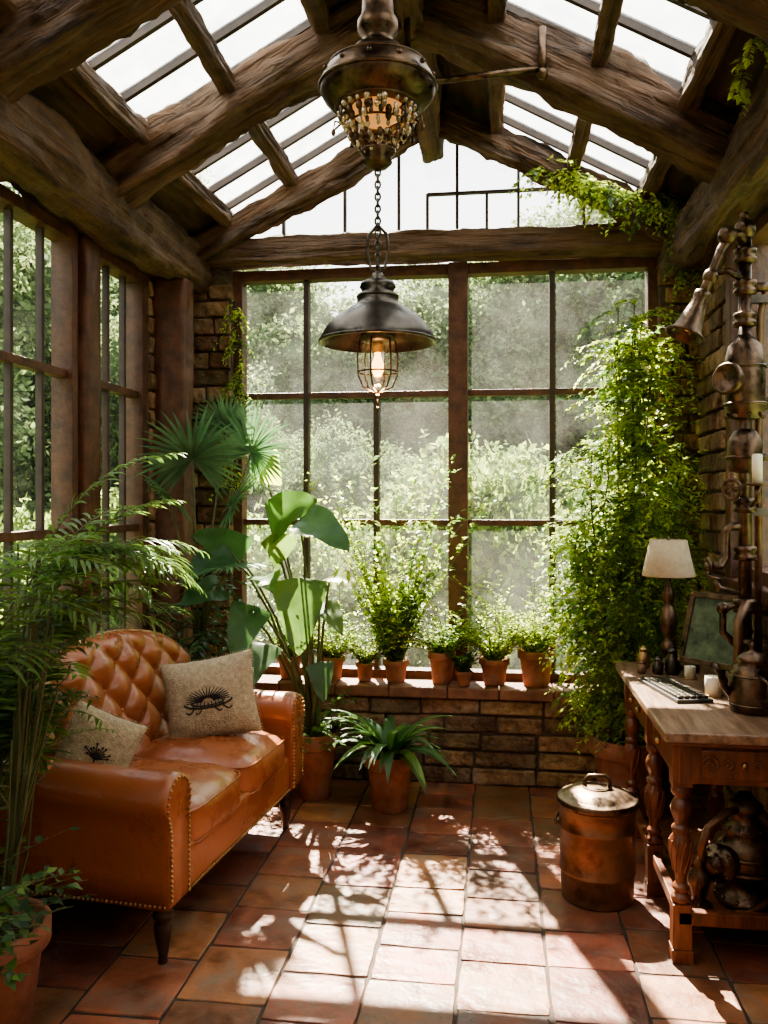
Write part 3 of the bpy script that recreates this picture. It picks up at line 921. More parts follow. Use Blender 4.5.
# sill pots
def sillplant(name, x, r, h, ph, n, mat, spread=0.5, ll=0.035, lw=0.018, y=4.58, z=0.516, nl=26, droop=0.6):
    mb = MB(); c = V((x, y, z)); pot(mb, c, r, h)
    for i in range(n):
        a = R.uniform(0, 2*math.pi)
        sprig(mb, c+V((R.uniform(-.5,.5)*r, R.uniform(-.5,.5)*r, h*0.9)), V((math.cos(a)*spread, math.sin(a)*spread*0.5-0.12, R.uniform(0.5, 1.3))), ph*R.uniform(0.4, 1.1), nl, ll, lw, lmat=mat if R.random() < 0.75 else 'leaf_mid', droop=droop, keep=lambda q: q.y < 4.665)
    return mb.obj(name)
sillplant('potted_herb', -0.91, 0.068, 0.13, 0.60, 76, 'leaf_bright', spread=0.9)
sillplant('potted_herb', -0.31, 0.074, 0.17, 0.54, 80, 'leaf_bright', spread=1.0)
sillplant('potted_herb', -0.03, 0.080, 0.14, 0.56, 80, 'leaf_bright', spread=0.8)
sillplant('potted_herb', 0.19, 0.096, 0.19, 0.62, 100, 'leaf_bright', spread=0.75, ll=0.04, lw=0.02)
sillplant('potted_herb', -0.19, 0.045, 0.08, 0.2, 22, 'leaf_mid', y=4.52)
sillplant('potted_climber', -0.56, 0.07, 0.12, 1.08, 80, 'leaf_bright', spread=0.26, ll=0.052, lw=0.03, nl=40, droop=0.25)
sillplant('potted_herb', -1.15, 0.07, 0.13, 0.55, 50, 'leaf_mid', spread=0.7)
sillplant('potted_herb', -0.73, 0.05, 0.10, 0.52, 55, 'leaf_bright', spread=0.8)

# big climber on right corner
mb = MB(); c = V((0.62, 4.24, 0)); pot(mb, c, 0.19, 0.36)
def kr(q):
    if q.x > XR-0.03 or q.y > 4.60 or q.x < 0.18 or q.z < 0.3: return False
    if q.z < 0.8 and q.y < 4.0: return False
    return q.z < 2.66
stems = []
for i in range(22):
    p = c+V((R.uniform(-.08,.08), R.uniform(-.05,.05), 0.33)); pts = [p]
    tx = R.uniform(0.34, 0.9); ty = R.uniform(4.25, 4.5); tz = R.uniform(1.1, 1.85)
    if i % 2: tx = R.uniform(0.58, 0.95); tz = R.uniform(2.25, 2.6); ty = 4.48
    for k2 in range(1, 9):
        t = k2/8; pts.append(V((c.x+(tx-c.x)*min(1,t*1.4), c.y+(ty-c.y)*min(1,t*1.6), 0.33+(tz-0.33)*t))+rv(0.02))
    mb.use('twig'); mb.tube(pts, [0.007*(1-0.6*k2/8) for k2 in range(9)], 5); stems.append(pts)
for i in range(1500):
    pts = R.choice(stems); k2 = R.uniform(0.8, 8); k3 = min(7, int(k2)); p = pts[k3].lerp(pts[k3+1], k2-k3)
    a = R.uniform(0, 2*math.pi)
    d = V((math.cos(a)-0.35, math.sin(a)-0.4, R.uniform(-0.4, 1.1)))
    L = R.uniform(0.18, 0.44) if p.z < 1.8 else R.uniform(0.14, 0.36)
    sprig(mb, p, d, L, 24, 0.044, 0.023, lmat='leaf_bright' if R.random() < 0.72 else 'leaf_mid', droop=1.2, keep=kr)
mb.obj('climbing_vine')
def vine(name, path, n, L, ll=0.038, lw=0.024):
    mb = MB(); path = [V(p) for p in path]
    mb.use('twig'); mb.tube(path, 0.006, 5)
    for i in range(n):
        t = R.random()*(len(path)-1); k2 = min(int(t), len(path)-2); p = path[k2].lerp(path[k2+1], t-k2)
        sprig(mb, p, V((R.uniform(-1,1), -R.random(), R.uniform(-0.8, 0.3))), L*R.uniform(0.5, 1.1), 20, ll, lw, lmat='leaf_bright' if R.random() < 0.75 else 'leaf_mid', droop=1.6, keep=lambda q: q.x < XR-0.02 and q.y < 4.60)
    return mb.obj(name)
vine('hanging_vine', [(0.93,4.45,2.60),(0.93,4.45,2.95),(0.88,4.44,3.0),(0.72,4.42,3.03),(0.52,4.44,3.08),(0.35,4.48,3.18),(0.2,4.5,3.24)], 170, 0.26)
vine('hanging_vine', [(-1.46,4.58,2.62),(-1.44,4.58,2.3),(-1.47,4.58,1.9),(-1.45,4.58,1.6)], 60, 0.2, 0.028, 0.018)
vine('hanging_vine', [(0.80,3.10,2.90),(0.82,2.95,2.97),(0.80,2.8,2.95)], 8, 0.12)

# ------------------------------------------------------------------ pendant lamp
lamp = empty('pendant_lamp', (XC, 2.57, 0))
def sub(name, mb): return mb.obj(name, lamp)
mb = MB(); mb.use('bronze')
mb.lathe([(0.0001,3.46),(0.05,3.46),(0.062,3.40),(0.05,3.34),(0.045,3.15),(0.058,3.12),(0.058,3.08),(0.045,3.05),(0.05,2.98),(0.062,2.96),(0.062,2.93),(0.045,2.91),(0.05,2.885),(0.075,2.875),(0.08,2.86),(0.11,2.845),(0.150,2.815),(0.168,2.785),(0.176,2.765),(0.176,2.745),(0.165,2.725),(0.14,2.70),(0.12,2.69),(0.10,2.70),(0.06,2.72),(0.0001,2.72)], (0,0,0), 56)
mb.torus((0,0,2.757), 0.177, 0.006, n=56); mb.torus((0,0,2.815), 0.150, 0.004, n=48); mb.torus((0,0,2.695), 0.125, 0.007, n=40)
for i in range(12):
    a = 2*math.pi*i/12; mb.ball((0.168*math.cos(a), 0.168*math.sin(a), 2.79), 0.008, 6)
sub('upper_dish', mb)
mb = MB(); mb.use('amber'); mb.lathe([(0.0001,2.645),(0.04,2.65),(0.07,2.67),(0.080,2.695)], (0,0,0), 32); sub('amber_bowl', mb)
mb = MB()
for ring in range(8):
    t = ring/7; rr_ = 0.118-0.072*t**1.3; zz = 2.685-0.115*t; nn = int(26-14*t)
    if ring in (0, 3, 6): mb.use('bronze'); mb.torus((0,0,zz+0.008), rr_-0.004, 0.0035, n=32)
    for i in range(nn):
        mb.use('crystal' if R.random() < 0.7 else 'bronze')
        a = 2*math.pi*(i+ring*.5)/nn+R.uniform(-.1,.1); mb.ball((rr_*math.cos(a), rr_*math.sin(a), zz-0.004+R.uniform(-.006,.006)), R.uniform(0.006,0.011), 6, 1.5)
mb.use('bronze')
for i in range(8):
    a = 2*math.pi*i/8; ca, sa = math.cos(a), math.sin(a)
    mb.tube([(0.11*ca,0.11*sa,2.66),(0.138*ca,0.138*sa,2.635),(0.133*ca,0.133*sa,2.665),(0.118*ca,0.118*sa,2.66)], 0.004, 5)
    mb.ball((0.138*ca,0.138*sa,2.63), 0.007, 6, 1.6)
mb.lathe([(0.0001,2.59),(0.05,2.575),(0.055,2.56),(0.04,2.545),(0.045,2.53),(0.03,2.515),(0.012,2.51),(0.0001,2.50)], (0,0,0), 24)
sub('crystal_skirt', mb)
mb = MB(); mb.use('gunmetal')
z = 2.50; i = 0
while z > 2.20:
    mb.torus((0,0,z), 0.0125, 0.0036, nrm=((1,0,0) if i % 2 else (0,1,0)), n=14, m=6, sx=0.62); z -= 0.0185; i += 1
for sgn in (-1, 1):
    mb.tube([(0.0,0,2.34),(sgn*0.028,0,2.31),(sgn*0.034,0,2.26),(sgn*0.022,0,2.21),(0,0,2.19)], 0.005, 6)
sub('chain', mb)
mb = MB(); mb.use('gunmetal')
mb.lathe([(0.0001,2.20),(0.012,2.195),(0.022,2.18),(0.02,2.17),(0.05,2.165),(0.056,2.15),(0.046,2.135),(0.060,2.128),(0.063,2.11),(0.064,2.098),(0.085,2.085),(0.125,2.058),(0.158,2.025),(0.172,2.000),(0.178,1.988),(0.178,1.980),(0.172,1.979),(0.155,2.008),(0.12,2.04),(0.07,2.065),(0.0001,2.07)], (0,0,0), 56)
mb.torus((0,0,2.12), 0.061, 0.005, n=32); mb.torus((0,0,1.983), 0.177, 0.005, n=56)
mb.lathe([(0.045,2.065),(0.055,2.05),(0.055,2.0),(0.050,1.985),(0.03,1.98)], (0,0,0), 24)
sub('lower_shade', mb)
mb = MB(); mb.use('gunmetal')
for i in range(6):
    a = 2*math.pi*(i+.3)/6; ca, sa = math.cos(a), math.sin(a)
    mb.tube([(0.055*ca,0.055*sa,1.99),(0.062*ca,0.062*sa,1.94),(0.060*ca,0.060*sa,1.88),(0.045*ca,0.045*sa,1.845),(0.01*ca,0.01*sa,1.83)], 0.0028, 6)
mb.torus((0,0,1.89), 0.0605, 0.0028, n=28); mb.ball((0,0,1.828), 0.009)
mb.tube([(0,0,1.82),(0,0,1.785)], 0.0025, 5); mb.ball((0,0,1.78), 0.006)
sub('cage', mb)
mb = MB(); mb.use('clearglass'); mb.lathe([(0.045,1.99),(0.05,1.95),(0.05,1.89),(0.038,1.855),(0.0001,1.84)], (0,0,0), 28); sub('glass_jar', mb)
mb = MB(); mb.use('bulb'); mb.lathe([(0.0001,1.875),(0.010,1.878),(0.018,1.895),(0.018,1.915),(0.010,1.940),(0.009,1.955),(0.0001,1.957)], (0,0,0), 20)
mb.use('brass'); mb.lathe([(0.015,1.95),(0.017,1.985),(0.0001,1.99)], (0,0,0), 16); sub('bulb', mb)
pl = bpy.data.lights.new('bulb_light', 'POINT'); pl.energy = 6; pl.color = (1, 0.55, 0.22); pl.shadow_soft_size = 0.03
po = bpy.data.objects.new('bulb_light', pl); scene.collection.objects.link(po); po.location = (0, 0, 1.81); po.parent = lamp

# ------------------------------------------------------------------ desk
desk = empty('writing_desk')
dx0, dx1, dyy0, dyy1, dzt = 0.52, 1.005, 2.80, 4.00, 0.76
mb = MB(); mb.use('desktop', False)
mb.box(dx0, dx1, dyy0, dyy1, dzt-0.032, dzt)
mb.use('deskwood', False); mb.box(dx0+0.012, dx1, dyy0+0.012, dyy1-0.012, dzt-0.045, dzt-0.032)
mb.obj('top', desk, bevel=0.006)
mb = MB(); mb.use('deskwood', False)
mb.box(dx0+0.05, dx0+0.075, dyy0+0.05, dyy1-0.05, 0.585, dzt-0.045)
mb.box(dx1-0.06, dx1-0.03, dyy0+0.05, dyy1-0.05, 0.585, dzt-0.045)
mb.box(dx0+0.05, dx1-0.03, dyy0+0.045, dyy0+0.07, 0.585, dzt-0.045)
mb.box(dx0+0.05, dx1-0.03, dyy1-0.07, dyy1-0.045, 0.585, dzt-0.045)
for a, b_ in ((2.93, 3.25), (3.43, 3.80)):
    mb.box(dx0+0.038, dx0+0.05, a, b_, 0.61, 0.70)
mb.box(dx0+0.12, dx1-0.10, dyy0+0.035, dyy0+0.045, 0.605, 0.70)
mb.box(dx0+0.05, dx0+0.08, dyy0+0.05, dyy1-0.05, 0.125, 0.165)
mb.box(dx0+0.05, dx1-0.04, dyy0+0.05, dyy0+0.085, 0.125, 0.17)
mb.box(dx0+0.06, dx1-0.04, dyy0+0.09, 3.42, 0.105, 0.125)
mb.obj('apron', desk, bevel=0.005)
mb = MB(); mb.use('deskwood')
for sg in (-1, 1):
    for (cx_, cz_, r0) in ((0.77+sg*0.10, 0.652, 0.030), (0.77+sg*0.045, 0.652, 0.018)):
        pts = []
        for q in range(22):
            a = q/21*2.2*2*math.pi*0.7; r = r0*(1-q/26)
            pts.append((cx_+sg*math.cos(a)*r, dyy0+0.033, cz_+math.sin(a)*r))
        mb.tube(pts, 0.004, 5)
mb.obj('carving', desk)
mb = MB(); mb.use('brass')
for y in (3.09, 3.53, 3.70): mb.ball((dx0+0.03, y, 0.655), 0.012)
mb.ball((0.77, dyy0+0.028, 0.655), 0.011)
mb.obj('knobs', desk)
def turned(mb, x, y):
    mb.use('deskwood', False); mb.box(x-.033,x+.033,y-.033,y+.033,0.0,0.045); mb.box(x-.03,x+.03,y-.03,y+.03,0.045,0.19); mb.box(x-.032,x+.032,y-.032,y+.032,0.57,dzt-.045)
    mb.use('deskwood'); mb.lathe([(0.026,0.19),(0.033,0.20),(0.030,0.212),(0.018,0.222),(0.028,0.235),(0.028,0.243),(0.017,0.255),(0.022,0.29),(0.032,0.33),(0.037,0.37),(0.036,0.395),(0.024,0.415),(0.030,0.425),(0.030,0.435),(0.020,0.445),(0.024,0.46),(0.033,0.485),(0.034,0.50),(0.026,0.52),(0.018,0.53),(0.028,0.54),(0.032,0.555),(0.028,0.57)], (x,y,0), 24)
    for i in range(10):
        a = 2*math.pi*i/10
        mb.tube([(x+math.cos(a)*0.023, y+math.sin(a)*0.023, 0.29),(x+math.cos(a+.3)*0.035, y+math.sin(a+.3)*0.035, 0.345),(x+math.cos(a+.6)*0.036, y+math.sin(a+.6)*0.036, 0.395)], 0.0045, 5)
mb = MB()
for y in (dyy0+0.08, 3.36, dyy1-0.09):
    turned(mb, dx0+0.065, y)
    if y != 3.36: turned(mb, dx1-0.06, y)
mb.obj('legs', desk, bevel=0.003)

# old cast-iron machine on the desk's low shelf
mb = MB(); mb.use('bronze')
mb.lathe([(0.09,0.127),(0.10,0.14),(0.10,0.155),(0.07,0.17),(0.065,0.20),(0.085,0.225),(0.105,0.26),(0.108,0.30),(0.095,0.34),(0.07,0.36),(0.075,0.37),(0.075,0.385),(0.05,0.40),(0.045,0.43),(0.06,0.445),(0.06,0.46),(0.035,0.48),(0.02,0.50),(0.0001,0.505)], (0.83,3.05,0), 32)
for z in (0.25, 0.30): mb.torus((0.83,3.05,z), 0.106, 0.008, n=32)
for i in range(12):
    a = 2*math.pi*i/12; mb.ball((0.83+0.095*math.cos(a), 3.05+0.095*math.sin(a), 0.155), 0.009, 6); mb.ball((0.83+0.07*math.cos(a), 3.05+0.07*math.sin(a), 0.385), 0.007, 6)
mb.M = orient((0.74, 2.97, 0.29), (-0.7,-0.7,0.1), (0,0,1))
mb.lathe([(0.05,-0.03),(0.05,0.02),(0.062,0.022),(0.062,0.035),(0.04,0.04),(0.035,0.06),(0.02,0.07),(0.0001,0.075)], (0,0,0), 24)
for i in range(8):
    a = 2*math.pi*i/8; mb.ball((0.052*math.cos(a), 0.052*math.sin(a), 0.036), 0.006, 6)
mb.M = None
mb.lathe([(0.03,0.127),(0.045,0.135),(0.045,0.15),(0.02,0.17),(0.03,0.20),(0.038,0.23),(0.03,0.26),(0.015,0.275),(0.022,0.29),(0.0001,0.31)], (0.66,2.96,0), 20)
mb.use('copper'); mb.tube([(0.68,2.98,0.27),(0.66,2.93,0.34),(0.68,2.92,0.42),(0.75,2.96,0.46),(0.80,3.02,0.45)], 0.013, 8)
mb.tube([(0.90,2.95,0.2),(0.935,2.93,0.28),(0.93,2.94,0.38),(0.87,3.0,0.44)], 0.014, 8)
mb.tube([(0.72,2.90,0.145),(0.80,2.89,0.16),(0.88,2.92,0.20)], 0.012, 8)
mb.obj('old_iron_machine')

# bin
mb = MB(); mb.use('copper'); c = (0.365, 3.30, 0)
mb.lathe([(0.0001,0.0),(0.128,0.0),(0.134,0.008),(0.131,0.02),(0.134,0.03),(0.137,0.10),(0.141,0.105),(0.141,0.115),(0.138,0.12),(0.140,0.26),(0.144,0.265),(0.144,0.275),(0.141,0.28),(0.142,0.34),(0.147,0.345),(0.147,0.355),(0.14,0.36)], c, 48)
mb.use('bronze'); mb.lathe([(0.150,0.352),(0.153,0.36),(0.151,0.375),(0.146,0.38),(0.14,0.378),(0.125,0.388),(0.10,0.402),(0.06,0.412),(0.0001,0.415)], c, 48)
mb.tube([(c[0]-.045,c[1],.405),(c[0]-.045,c[1],.44),(c[0]-.03,c[1],.455),(c[0]+.03,c[1],.455),(c[0]+.045,c[1],.44),(c[0]+.045,c[1],.405)], 0.008, 8)
mb.torus((c[0],c[1],0.412), 0.05, 0.006, n=24)
mb.tube([(c[0]-.14,c[1]-.03,.30),(c[0]-.155,c[1]-.03,.28),(c[0]-.155,c[1]+.03,.28),(c[0]-.14,c[1]+.03,.30)], 0.006, 6)
mb.obj('lidded_metal_bin')

# table lamp
mb = MB(); mb.use('bronze'); c = (0.735, 3.88, dzt)
mb.lathe([(0.0001,0),(0.062,0),(0.064,0.012),(0.045,0.022),(0.03,0.03),(0.018,0.045),(0.030,0.065),(0.040,0.085),(0.034,0.11),(0.018,0.13),(0.026,0.145),(0.036,0.18),(0.038,0.22),(0.026,0.27),(0.016,0.285),(0.026,0.30),(0.03,0.33),(0.018,0.36),(0.012,0.375),(0.012,0.41),(0.016,0.415),(0.006,0.42),(0.006,0.575),(0.0001,0.585)], c, 28)
mb.use('shade'); mb.lathe([(0.112,0.405),(0.113,0.41),(0.078,0.565),(0.075,0.565),(0.109,0.412),(0.1115,0.405)], c, 48)
mb.obj('table_lamp')

# framed monitor on stand
mon = MB(); mon.M = orient((0.84, 3.50, 0.985), (-0.72, -0.62, 0.30), (0.62,-0.72,0))
mon.use('bronze', False)
W2, H2 = 0.135, 0.145
mon.box(-W2,W2,-H2,-H2+.022,-0.012,0.014); mon.box(-W2,W2,H2-.022,H2,-0.012,0.014)
mon.box(-W2,-W2+.022,-H2+.022,H2-.022,-0.012,0.014); mon.box(W2-.022,W2,-H2+.022,H2-.022,-0.012,0.014)
mon.box(-W2+.01,W2-.01,-H2+.01,H2-.01,-0.03,-0.006)
mon.use('screen', False); mon.box(-W2+.02,W2-.02,-H2+.02,H2-.02,-0.006,0.004)
mon.use('brass')
for sx in (-1,1):
    for sy in (-1,1): mon.ball((sx*(W2-.011), sy*(H2-.011), 0.016), 0.006, 6)
mon.M = None
mon.use('bronze'); mon.lathe([(0.0001,0),(0.075,0),(0.075,0.01),(0.03,0.02),(0.014,0.04),(0.014,0.10),(0.022,0.11),(0.01,0.13),(0.01,0.2)], (0.875,3.54,dzt), 24)
mon.obj('desk_monitor', bevel=0.002)

# keyboard
mb = MB(); mb.use('black', False); mb.box(-0.19,0.19,-0.068,0.068,0,0.014)
mb.use('gunmetal', False)
for r in range(5):
    for cc in range(14):
        if r == 0 and 3 <= cc <= 8:
            if cc == 3: mb.box(-0.18+cc*0.0258, -0.18+9*0.0258-0.004, -0.058, -0.038, 0.014, 0.024)
            continue
        x = -0.18+cc*0.0258; y = -0.058+r*0.0235
        mb.box(x, x+0.0205, y, y+0.019, 0.014, 0.0245)
mb.obj('keyboard', loc=(0.665, 3.40, dzt), rot=(0,0,math.radians(-78)), bevel=0.002)

def jar(name, x, y, r, h, mat):
    mb = MB(); mb.use(mat)
    mb.lathe([(0.0001,0),(r*.8,0),(r,h*.12),(r,h*.55),(r*.6,h*.72),(r*.55,h*.78),(r*.7,h*.8),(r*.7,h*.86),(r*.25,h*.92),(r*.2,h*.96),(r*.25,h),(0.0001,h*1.02)], (x,y,dzt), 24)
    return mb.obj(name)
jar('brass_jar', 0.625, 3.86, 0.028, 0.10, 'brass'); jar('brass_jar', 0.665, 3.74, 0.024, 0.075, 'gunmetal'); jar('brass_jar', 0.82, 3.80, 0.03, 0.11, 'copper')
jar('brass_jar', 0.60, 3.75, 0.02, 0.055, 'copper'); jar('brass_jar', 0.725, 3.74, 0.03, 0.12, 'gunmetal')
def candle(name, x, y, r, h, z=dzt):
    mb = MB(); mb.use('wax'); mb.lathe([(0.0001,0.004),(r,0.004),(r,h),(r*.92,h+.002),(r*.8,h-.004),(0.0001,h-.006)], (x,y,z), 24)
    mb.use('black'); mb.tube([(x,y,z+h-.008),(x+.001,y,z+h+.012)], 0.0012, 5)
    mb.use('brass'); mb.lathe([(0.0001,0),(r*1.3,0),(r*1.35,0.005),(r*1.1,0.005),(0.0001,0.004)], (x,y,z), 24)
    return mb.obj(name)
candle('pillar_candle', 0.80, 3.36, 0.030, 0.07); candle('pillar_candle', 0.78, 3.66, 0.022, 0.05)

# kettle
mb = MB(); mb.use('bronze'); c = (0.875, 3.12, dzt)
mb.lathe([(0.0001,0),(0.065,0),(0.074,0.008),(0.080,0.05),(0.078,0.12),(0.062,0.16),(0.048,0.172),(0.053,0.178),(0.053,0.188),(0.03,0.205),(0.012,0.21),(0.008,0.222),(0.014,0.232),(0.0001,0.244)], c, 36)
mb.torus((c[0],c[1],c[2]+0.03), 0.078, 0.004, n=36); mb.torus((c[0],c[1],c[2]+0.13), 0.076, 0.004, n=36)
mb.tube([(c[0]-.070,c[1],c[2]+.06),(c[0]-.10,c[1]-.01,c[2]+.09),(c[0]-.115,c[1]-.01,c[2]+.14),(c[0]-.135,c[1]-.01,c[2]+.165)], [0.016,0.012,0.009,0.010], 10)
mb.tube([(c[0],c[1]-.06,c[2]+.05),(c[0]+.02,c[1]-.11,c[2]+.06),(c[0]+.02,c[1]-.12,c[2]+.12),(c[0],c[1]-.055,c[2]+.14)], 0.008, 8)
mb.obj('brass_kettle')

# ------------------------------------------------------------------ wall pipe lamp contraption
pp = MB()
X, Y = 0.915, 3.36
pp.use('bronze')
pp.tube([(X,Y,dzt),(X,Y,2.50)], 0.024, 14)
def flange(z, r=0.042, h=0.03):
    pp.lathe([(0.02,-h),(r,-h*.8),(r,-h*.3),(r*.8,0),(r,h*.3),(r,h*.8),(0.02,h)], (X,Y,z), 18)
for z in (0.80, 0.95, 1.10, 1.30, 1.48, 2.18, 2.30, 2.42): flange(z)
pp.lathe([(0.02,0),(0.06,0.01),(0.072,0.05),(0.072,0.22),(0.06,0.28),(0.04,0.30),(0.02,0.33)], (X,Y,1.80), 28)
pp.lathe([(0.02,0),(0.055,0.01),(0.062,0.06),(0.062,0.12),(0.04,0.16),(0.02,0.17)], (X,Y,1.60), 24)
for z in (1.86, 2.0, 1.66): pp.torus((X,Y,z), 0.072 if z > 1.7 else 0.064, 0.007, n=28)
for i in range(8):
    a = 2*math.pi*i/8; pp.ball((X+0.066*math.cos(a), Y+0.066*math.sin(a), 1.815), 0.009, 6)
pp.M = orient((X-0.070, Y-0.055, 1.95), (-0.75,-0.65,0.05), (0,0,1))
pp.lathe([(0.0001,-0.02),(0.05,-0.02),(0.060,0.0),(0.060,0.02),(0.052,0.028),(0.046,0.02)], (0,0,0), 28)
pp.use('whitegauge'); pp.lathe([(0.046,0.018),(0.0001,0.0185)], (0,0,0), 28)
pp.use('black'); pp.tube([(0,0,0.021),(0.025,0.018,0.021)], 0.002, 5)
pp.M = None; pp.use('bronze')
pp.tube([(X,Y,2.46),(X-0.02,Y-0.01,2.50),(X-0.05,Y-0.02,2.50),(X-0.09,Y-0.03,2.44),(X-0.13,Y-0.03,2.34),(X-0.17,Y-0.03,2.25)], [0.022,0.022,0.021,0.020,0.018,0.020], 12)
pp.ball((X-0.07,Y-0.03,2.49), 0.036); pp.ball((X,Y,2.52), 0.040); pp.ball((X-.13,Y-.03,2.34), 0.030); pp.ball((X,Y,2.57), 0.018)
pp.tube([(X-0.02,Y-.02,2.33),(X-0.07,Y-.03,2.36),(X-.12,Y-.03,2.35)], 0.012, 8)
pp.M = orient((X-0.165, Y-0.03, 2.26), (-0.40,-0.10,-0.9), (0,1,0))
pp.lathe([(0.018,-0.03),(0.032,-0.02),(0.032,0.0),(0.026,0.01),(0.035,0.05),(0.044,0.09),(0.052,0.13),(0.066,0.150),(0.072,0.160),(0.066,0.160),(0.045,0.13),(0.02,0.08),(0.0001,0.07)], (0,0,0), 32)
pp.torus((0,0,0.155), 0.070, 0.005, n=32)
pp.use('amber'); pp.ball((0,0,0.115), 0.022)
pp.M = None; pp.use('bronze')
pp.tube([(X,Y,2.30),(X+0.06,Y,2.30),(X+0.10,Y,2.30)], 0.018, 10)
pp.tube([(X,Y,1.40),(X-0.05,Y,1.40),(X-0.07,Y,1.38),(X-0.07,Y,1.28),(X-0.09,Y-.01,1.25),(X-0.13,Y-.02,1.25)], 0.017, 10)
pp.torus((X-0.135,Y-.02,1.25), 0.030, 0.007, nrm=(1,0,0.1), n=20); pp.ball((X-0.135,Y-.02,1.25), 0.018)
pp.tube([(X,Y,1.10),(X-0.05,Y,1.10),(X-0.08,Y,1.08),(X-0.08,Y,1.0),(X-.04,Y-.02,.96)], 0.014, 10); pp.ball((X-0.08,Y,1.09), 0.024)
pp.tube([(X-0.03,Y-0.03,1.15),(X-0.10,Y-0.04,1.17),(X-0.12,Y-.04,1.20)], 0.010, 8); pp.torus((X-.12,Y-.04,1.21), 0.022, 0.005, nrm=(0.3,0,1), n=18)
pp.tube([(X,Y,1.66),(X+0.05,Y-.02,1.66),(X+0.10,Y-.02,1.66)], 0.016, 10)
pp.use('copper'); pp.tube([(X+0.06,Y+0.04,dzt),(X+0.06,Y+0.04,1.7),(X+0.06,Y+0.02,2.2),(X+0.08,Y,2.3)], 0.014, 10)
pp.tube([(X-0.04,Y-0.06,dzt),(X-0.04,Y-0.06,1.05),(X,Y-0.03,1.12)], 0.017, 10)
pp.use('bronze'); pp.torus((X-0.06,Y-0.05,1.54), 0.036, 0.007, nrm=(-1,-1,0), n=24); pp.tube([(X,Y,1.54),(X-.06,Y-.05,1.54)], 0.010, 8)
for i in range(5):
    a = 2*math.pi*i/5; t1 = V((1,-1,0)).normalized()
    pp.tube([(X-.06,Y-.05,1.54), V((X-.06,Y-.05,1.54))+t1*0.036*math.cos(a)+V((0,0,0.036*math.sin(a)))], 0.004, 5)
pp.use('gunmetal', False); pp.box(X-.02, XR-0.002, Y-.015, Y+.015, 2.24, 2.27); pp.box(X-.02, XR-0.002, Y-.015, Y+.015, 1.44, 1.47)
pp.use('bronze'); pp.tube([(X,Y-.02,1.50),(X,Y-.08,1.48),(X+0.01,Y-.12,1.50),(X+0.01,Y-.12,1.55)], 0.009, 8); pp.lathe([(0.01,0),(0.035,0.005),(0.036,0.012),(0.01,0.012)], (X+.01,Y-.12,1.55), 20)
pp.use('wax'); pp.lathe([(0.0001,0),(0.018,0),(0.018,0.10),(0.014,0.105),(0.0001,0.1)], (X+.01,Y-.12,1.562), 18)
pp.obj('pipe_wall_lamp')

# ------------------------------------------------------------------ outside
gr = MB(); gr.use('grass', False)
gr.add([(-60,-30,-0.12),(60,-30,-0.12),(60,80,-0.12),(-60,80,-0.12)], [(0,1,2,3)]); gr.obj('ground')
def blob_mesh(name, nleaf, ls, seed, mat):
    rr = random.Random(seed); mb = MB(); mb.use(mat, False)
    o = V((seed*9.1, 3, 1))
    def rad(d): return 0.78 + 0.38*noise.fractal(d*1.8+o, 1.0, 2.0, 4)
    for i in range(nleaf):
        d = V((rr.gauss(0,1), rr.gauss(0,1), rr.gauss(0,1))).normalized()
        p = d*rad(d)*rr.uniform(0.82, 1.12)
        ld = (d*0.6+V((rr.uniform(-1,1), rr.uniform(-1,1), rr.uniform(-1.0,0.6)))).normalized()
        s = ls*rr.uniform(0.6, 1.4)
        sd = ld.cross(d+V((rr.uniform(-.6,.6),rr.uniform(-.6,.6),rr.uniform(-.6,.6)))).normalized()
        mb.add([p, p+ld*s*.5+sd*s*.28, p+ld*s, p+ld*s*.5-sd*s*.28], [(0,1,2,3)])
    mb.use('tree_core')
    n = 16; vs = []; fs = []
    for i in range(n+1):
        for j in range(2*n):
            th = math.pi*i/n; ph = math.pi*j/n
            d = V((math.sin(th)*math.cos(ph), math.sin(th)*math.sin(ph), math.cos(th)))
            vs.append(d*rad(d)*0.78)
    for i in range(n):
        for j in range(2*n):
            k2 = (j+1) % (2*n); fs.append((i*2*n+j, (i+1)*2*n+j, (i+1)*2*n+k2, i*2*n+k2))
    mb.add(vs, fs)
    me = bpy.data.meshes.new(name); me.from_pydata(mb.v, [], mb.f)
    for m in mb.mats: me.materials.append(m)
    me.polygons.foreach_set('material_index', mb.m); me.polygons.foreach_set('use_smooth', mb.s); me.update()
    return me
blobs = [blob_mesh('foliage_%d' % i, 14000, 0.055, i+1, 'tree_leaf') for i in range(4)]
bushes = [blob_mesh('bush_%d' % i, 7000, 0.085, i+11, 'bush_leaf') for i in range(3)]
tl = empty('garden_trees')
def putblob(x, y, z, sx, sz, lib=None):
    ob = bpy.data.objects.new('foliage', R.choice(lib or blobs)); scene.collection.objects.link(ob)
    ob.location = (x, y, z); ob.scale = (sx, sx, sz); ob.rotation_euler = (0, 0, R.uniform(0, 6.28)); ob.parent = tl
for i in range(26):
    x = -17+34*i/25+R.uniform(-.5,.5); y = R.uniform(17, 21)
    prof = 5.6 + 2.6*min(1, abs(x+2.2)/5.0) + R.uniform(-.6,.8)
    s = R.uniform(1.7, 2.4)
    for zz in (1.2, 3.2, prof-s): putblob(x+R.uniform(-.6,.6), y+R.uniform(-1,1), zz, s, s)
    if i % 2: putblob(x+R.uniform(-.6,.6), y-1, prof-s-1.0, s*.7, s*.8)
for i in range(16):
    x = -9+18*i/15+R.uniform(-.3,.3); y = R.uniform(10.5, 12.5); s = R.uniform(1.0, 1.5)
    h = 2.2 + (1.5 if abs(x+0.5) > 3 else 0.0)+R.uniform(-.3,.5)
    putblob(x, y, h-s, s, s*1.1); putblob(x+.3, y-.3, 0.4, s, s)
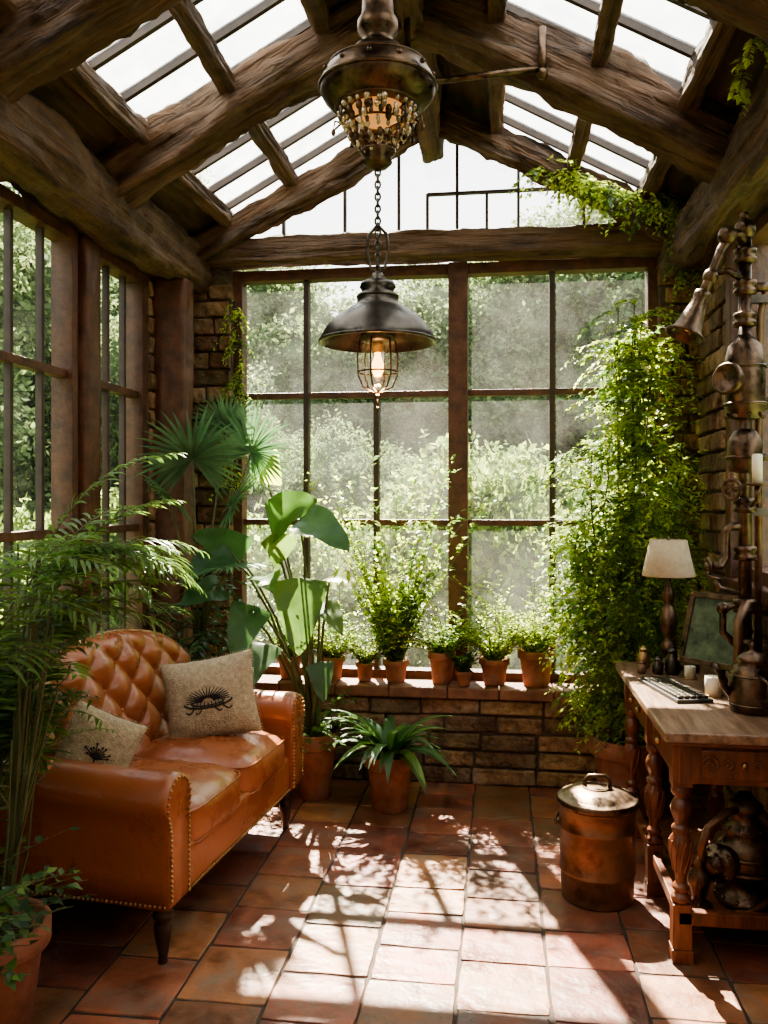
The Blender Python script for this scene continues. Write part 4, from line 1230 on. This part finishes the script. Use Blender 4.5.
for i in range(16):
    x = -4+8*i/15+R.uniform(-.2,.2); y = R.uniform(6.6, 8.2); s = R.uniform(0.5, 0.85)
    putblob(x, y, R.uniform(0.3, 1.1), s, s*1.2, bushes)
for i in range(14):
    y = -1+14*i/13; x = R.uniform(-8.5, -6.5); s = R.uniform(1.3, 1.8)
    for zz in (0.7, 2.6, 4.0+R.uniform(-.3,.6)): putblob(x, y+R.uniform(-.3,.3), zz, s, s)
for i in range(8):
    putblob(R.uniform(-4.6,-3.8), -0.5+7*i/7, R.uniform(0.2,0.8), 0.8, 0.9, bushes)
for i in range(8):
    y = -1+12*i/7; s = 1.6
    for zz in (0.8, 2.8): putblob(R.uniform(6.5,8), y, zz, s, s)

# ------------------------------------------------------------------ light
w = bpy.data.worlds.new('sky'); scene.world = w; w.use_nodes = True
nt = w.node_tree; bg = nt.nodes['Background']
tc = nt.nodes.new('ShaderNodeTexCoord'); sp = nt.nodes.new('ShaderNodeSeparateXYZ'); rp = nt.nodes.new('ShaderNodeValToRGB')
nt.links.new(tc.outputs['Generated'], sp.inputs[0]); nt.links.new(sp.outputs['Z'], rp.inputs[0])
rp.color_ramp.elements[0].position = 0.0; rp.color_ramp.elements[0].color = (1.0, 0.98, 0.93, 1)
rp.color_ramp.elements[1].position = 1.0; rp.color_ramp.elements[1].color = (0.84, 0.91, 1.0, 1)
nt.links.new(rp.outputs[0], bg.inputs[0]); bg.inputs[1].default_value = 3.3
sun = bpy.data.lights.new('sun', 'SUN'); sun.energy = 42; sun.color = (1, 0.90, 0.74); sun.angle = math.radians(0.8)
so = bpy.data.objects.new('sun', sun); scene.collection.objects.link(so)
so.rotation_euler = V((0.30, -1.0, -1.22)).to_track_quat('-Z', 'Y').to_euler(); so.location = (-3, 12, 12)

cam = bpy.data.cameras.new('camera'); cam.sensor_width = 36; cam.lens = 850/1024*36; cam.shift_y = -12/1024
co = bpy.data.objects.new('camera', cam); scene.collection.objects.link(co)
co.location = (0, 0, 1.5); co.rotation_euler = (math.radians(90), 0, math.radians(7.77)); scene.camera = co
cam.clip_start = 0.05; cam.clip_end = 300
scene.view_settings.view_transform = 'AgX'
try: scene.view_settings.look = 'AgX - Medium High Contrast'
except Exception: pass
scene.view_settings.exposure = 0.3
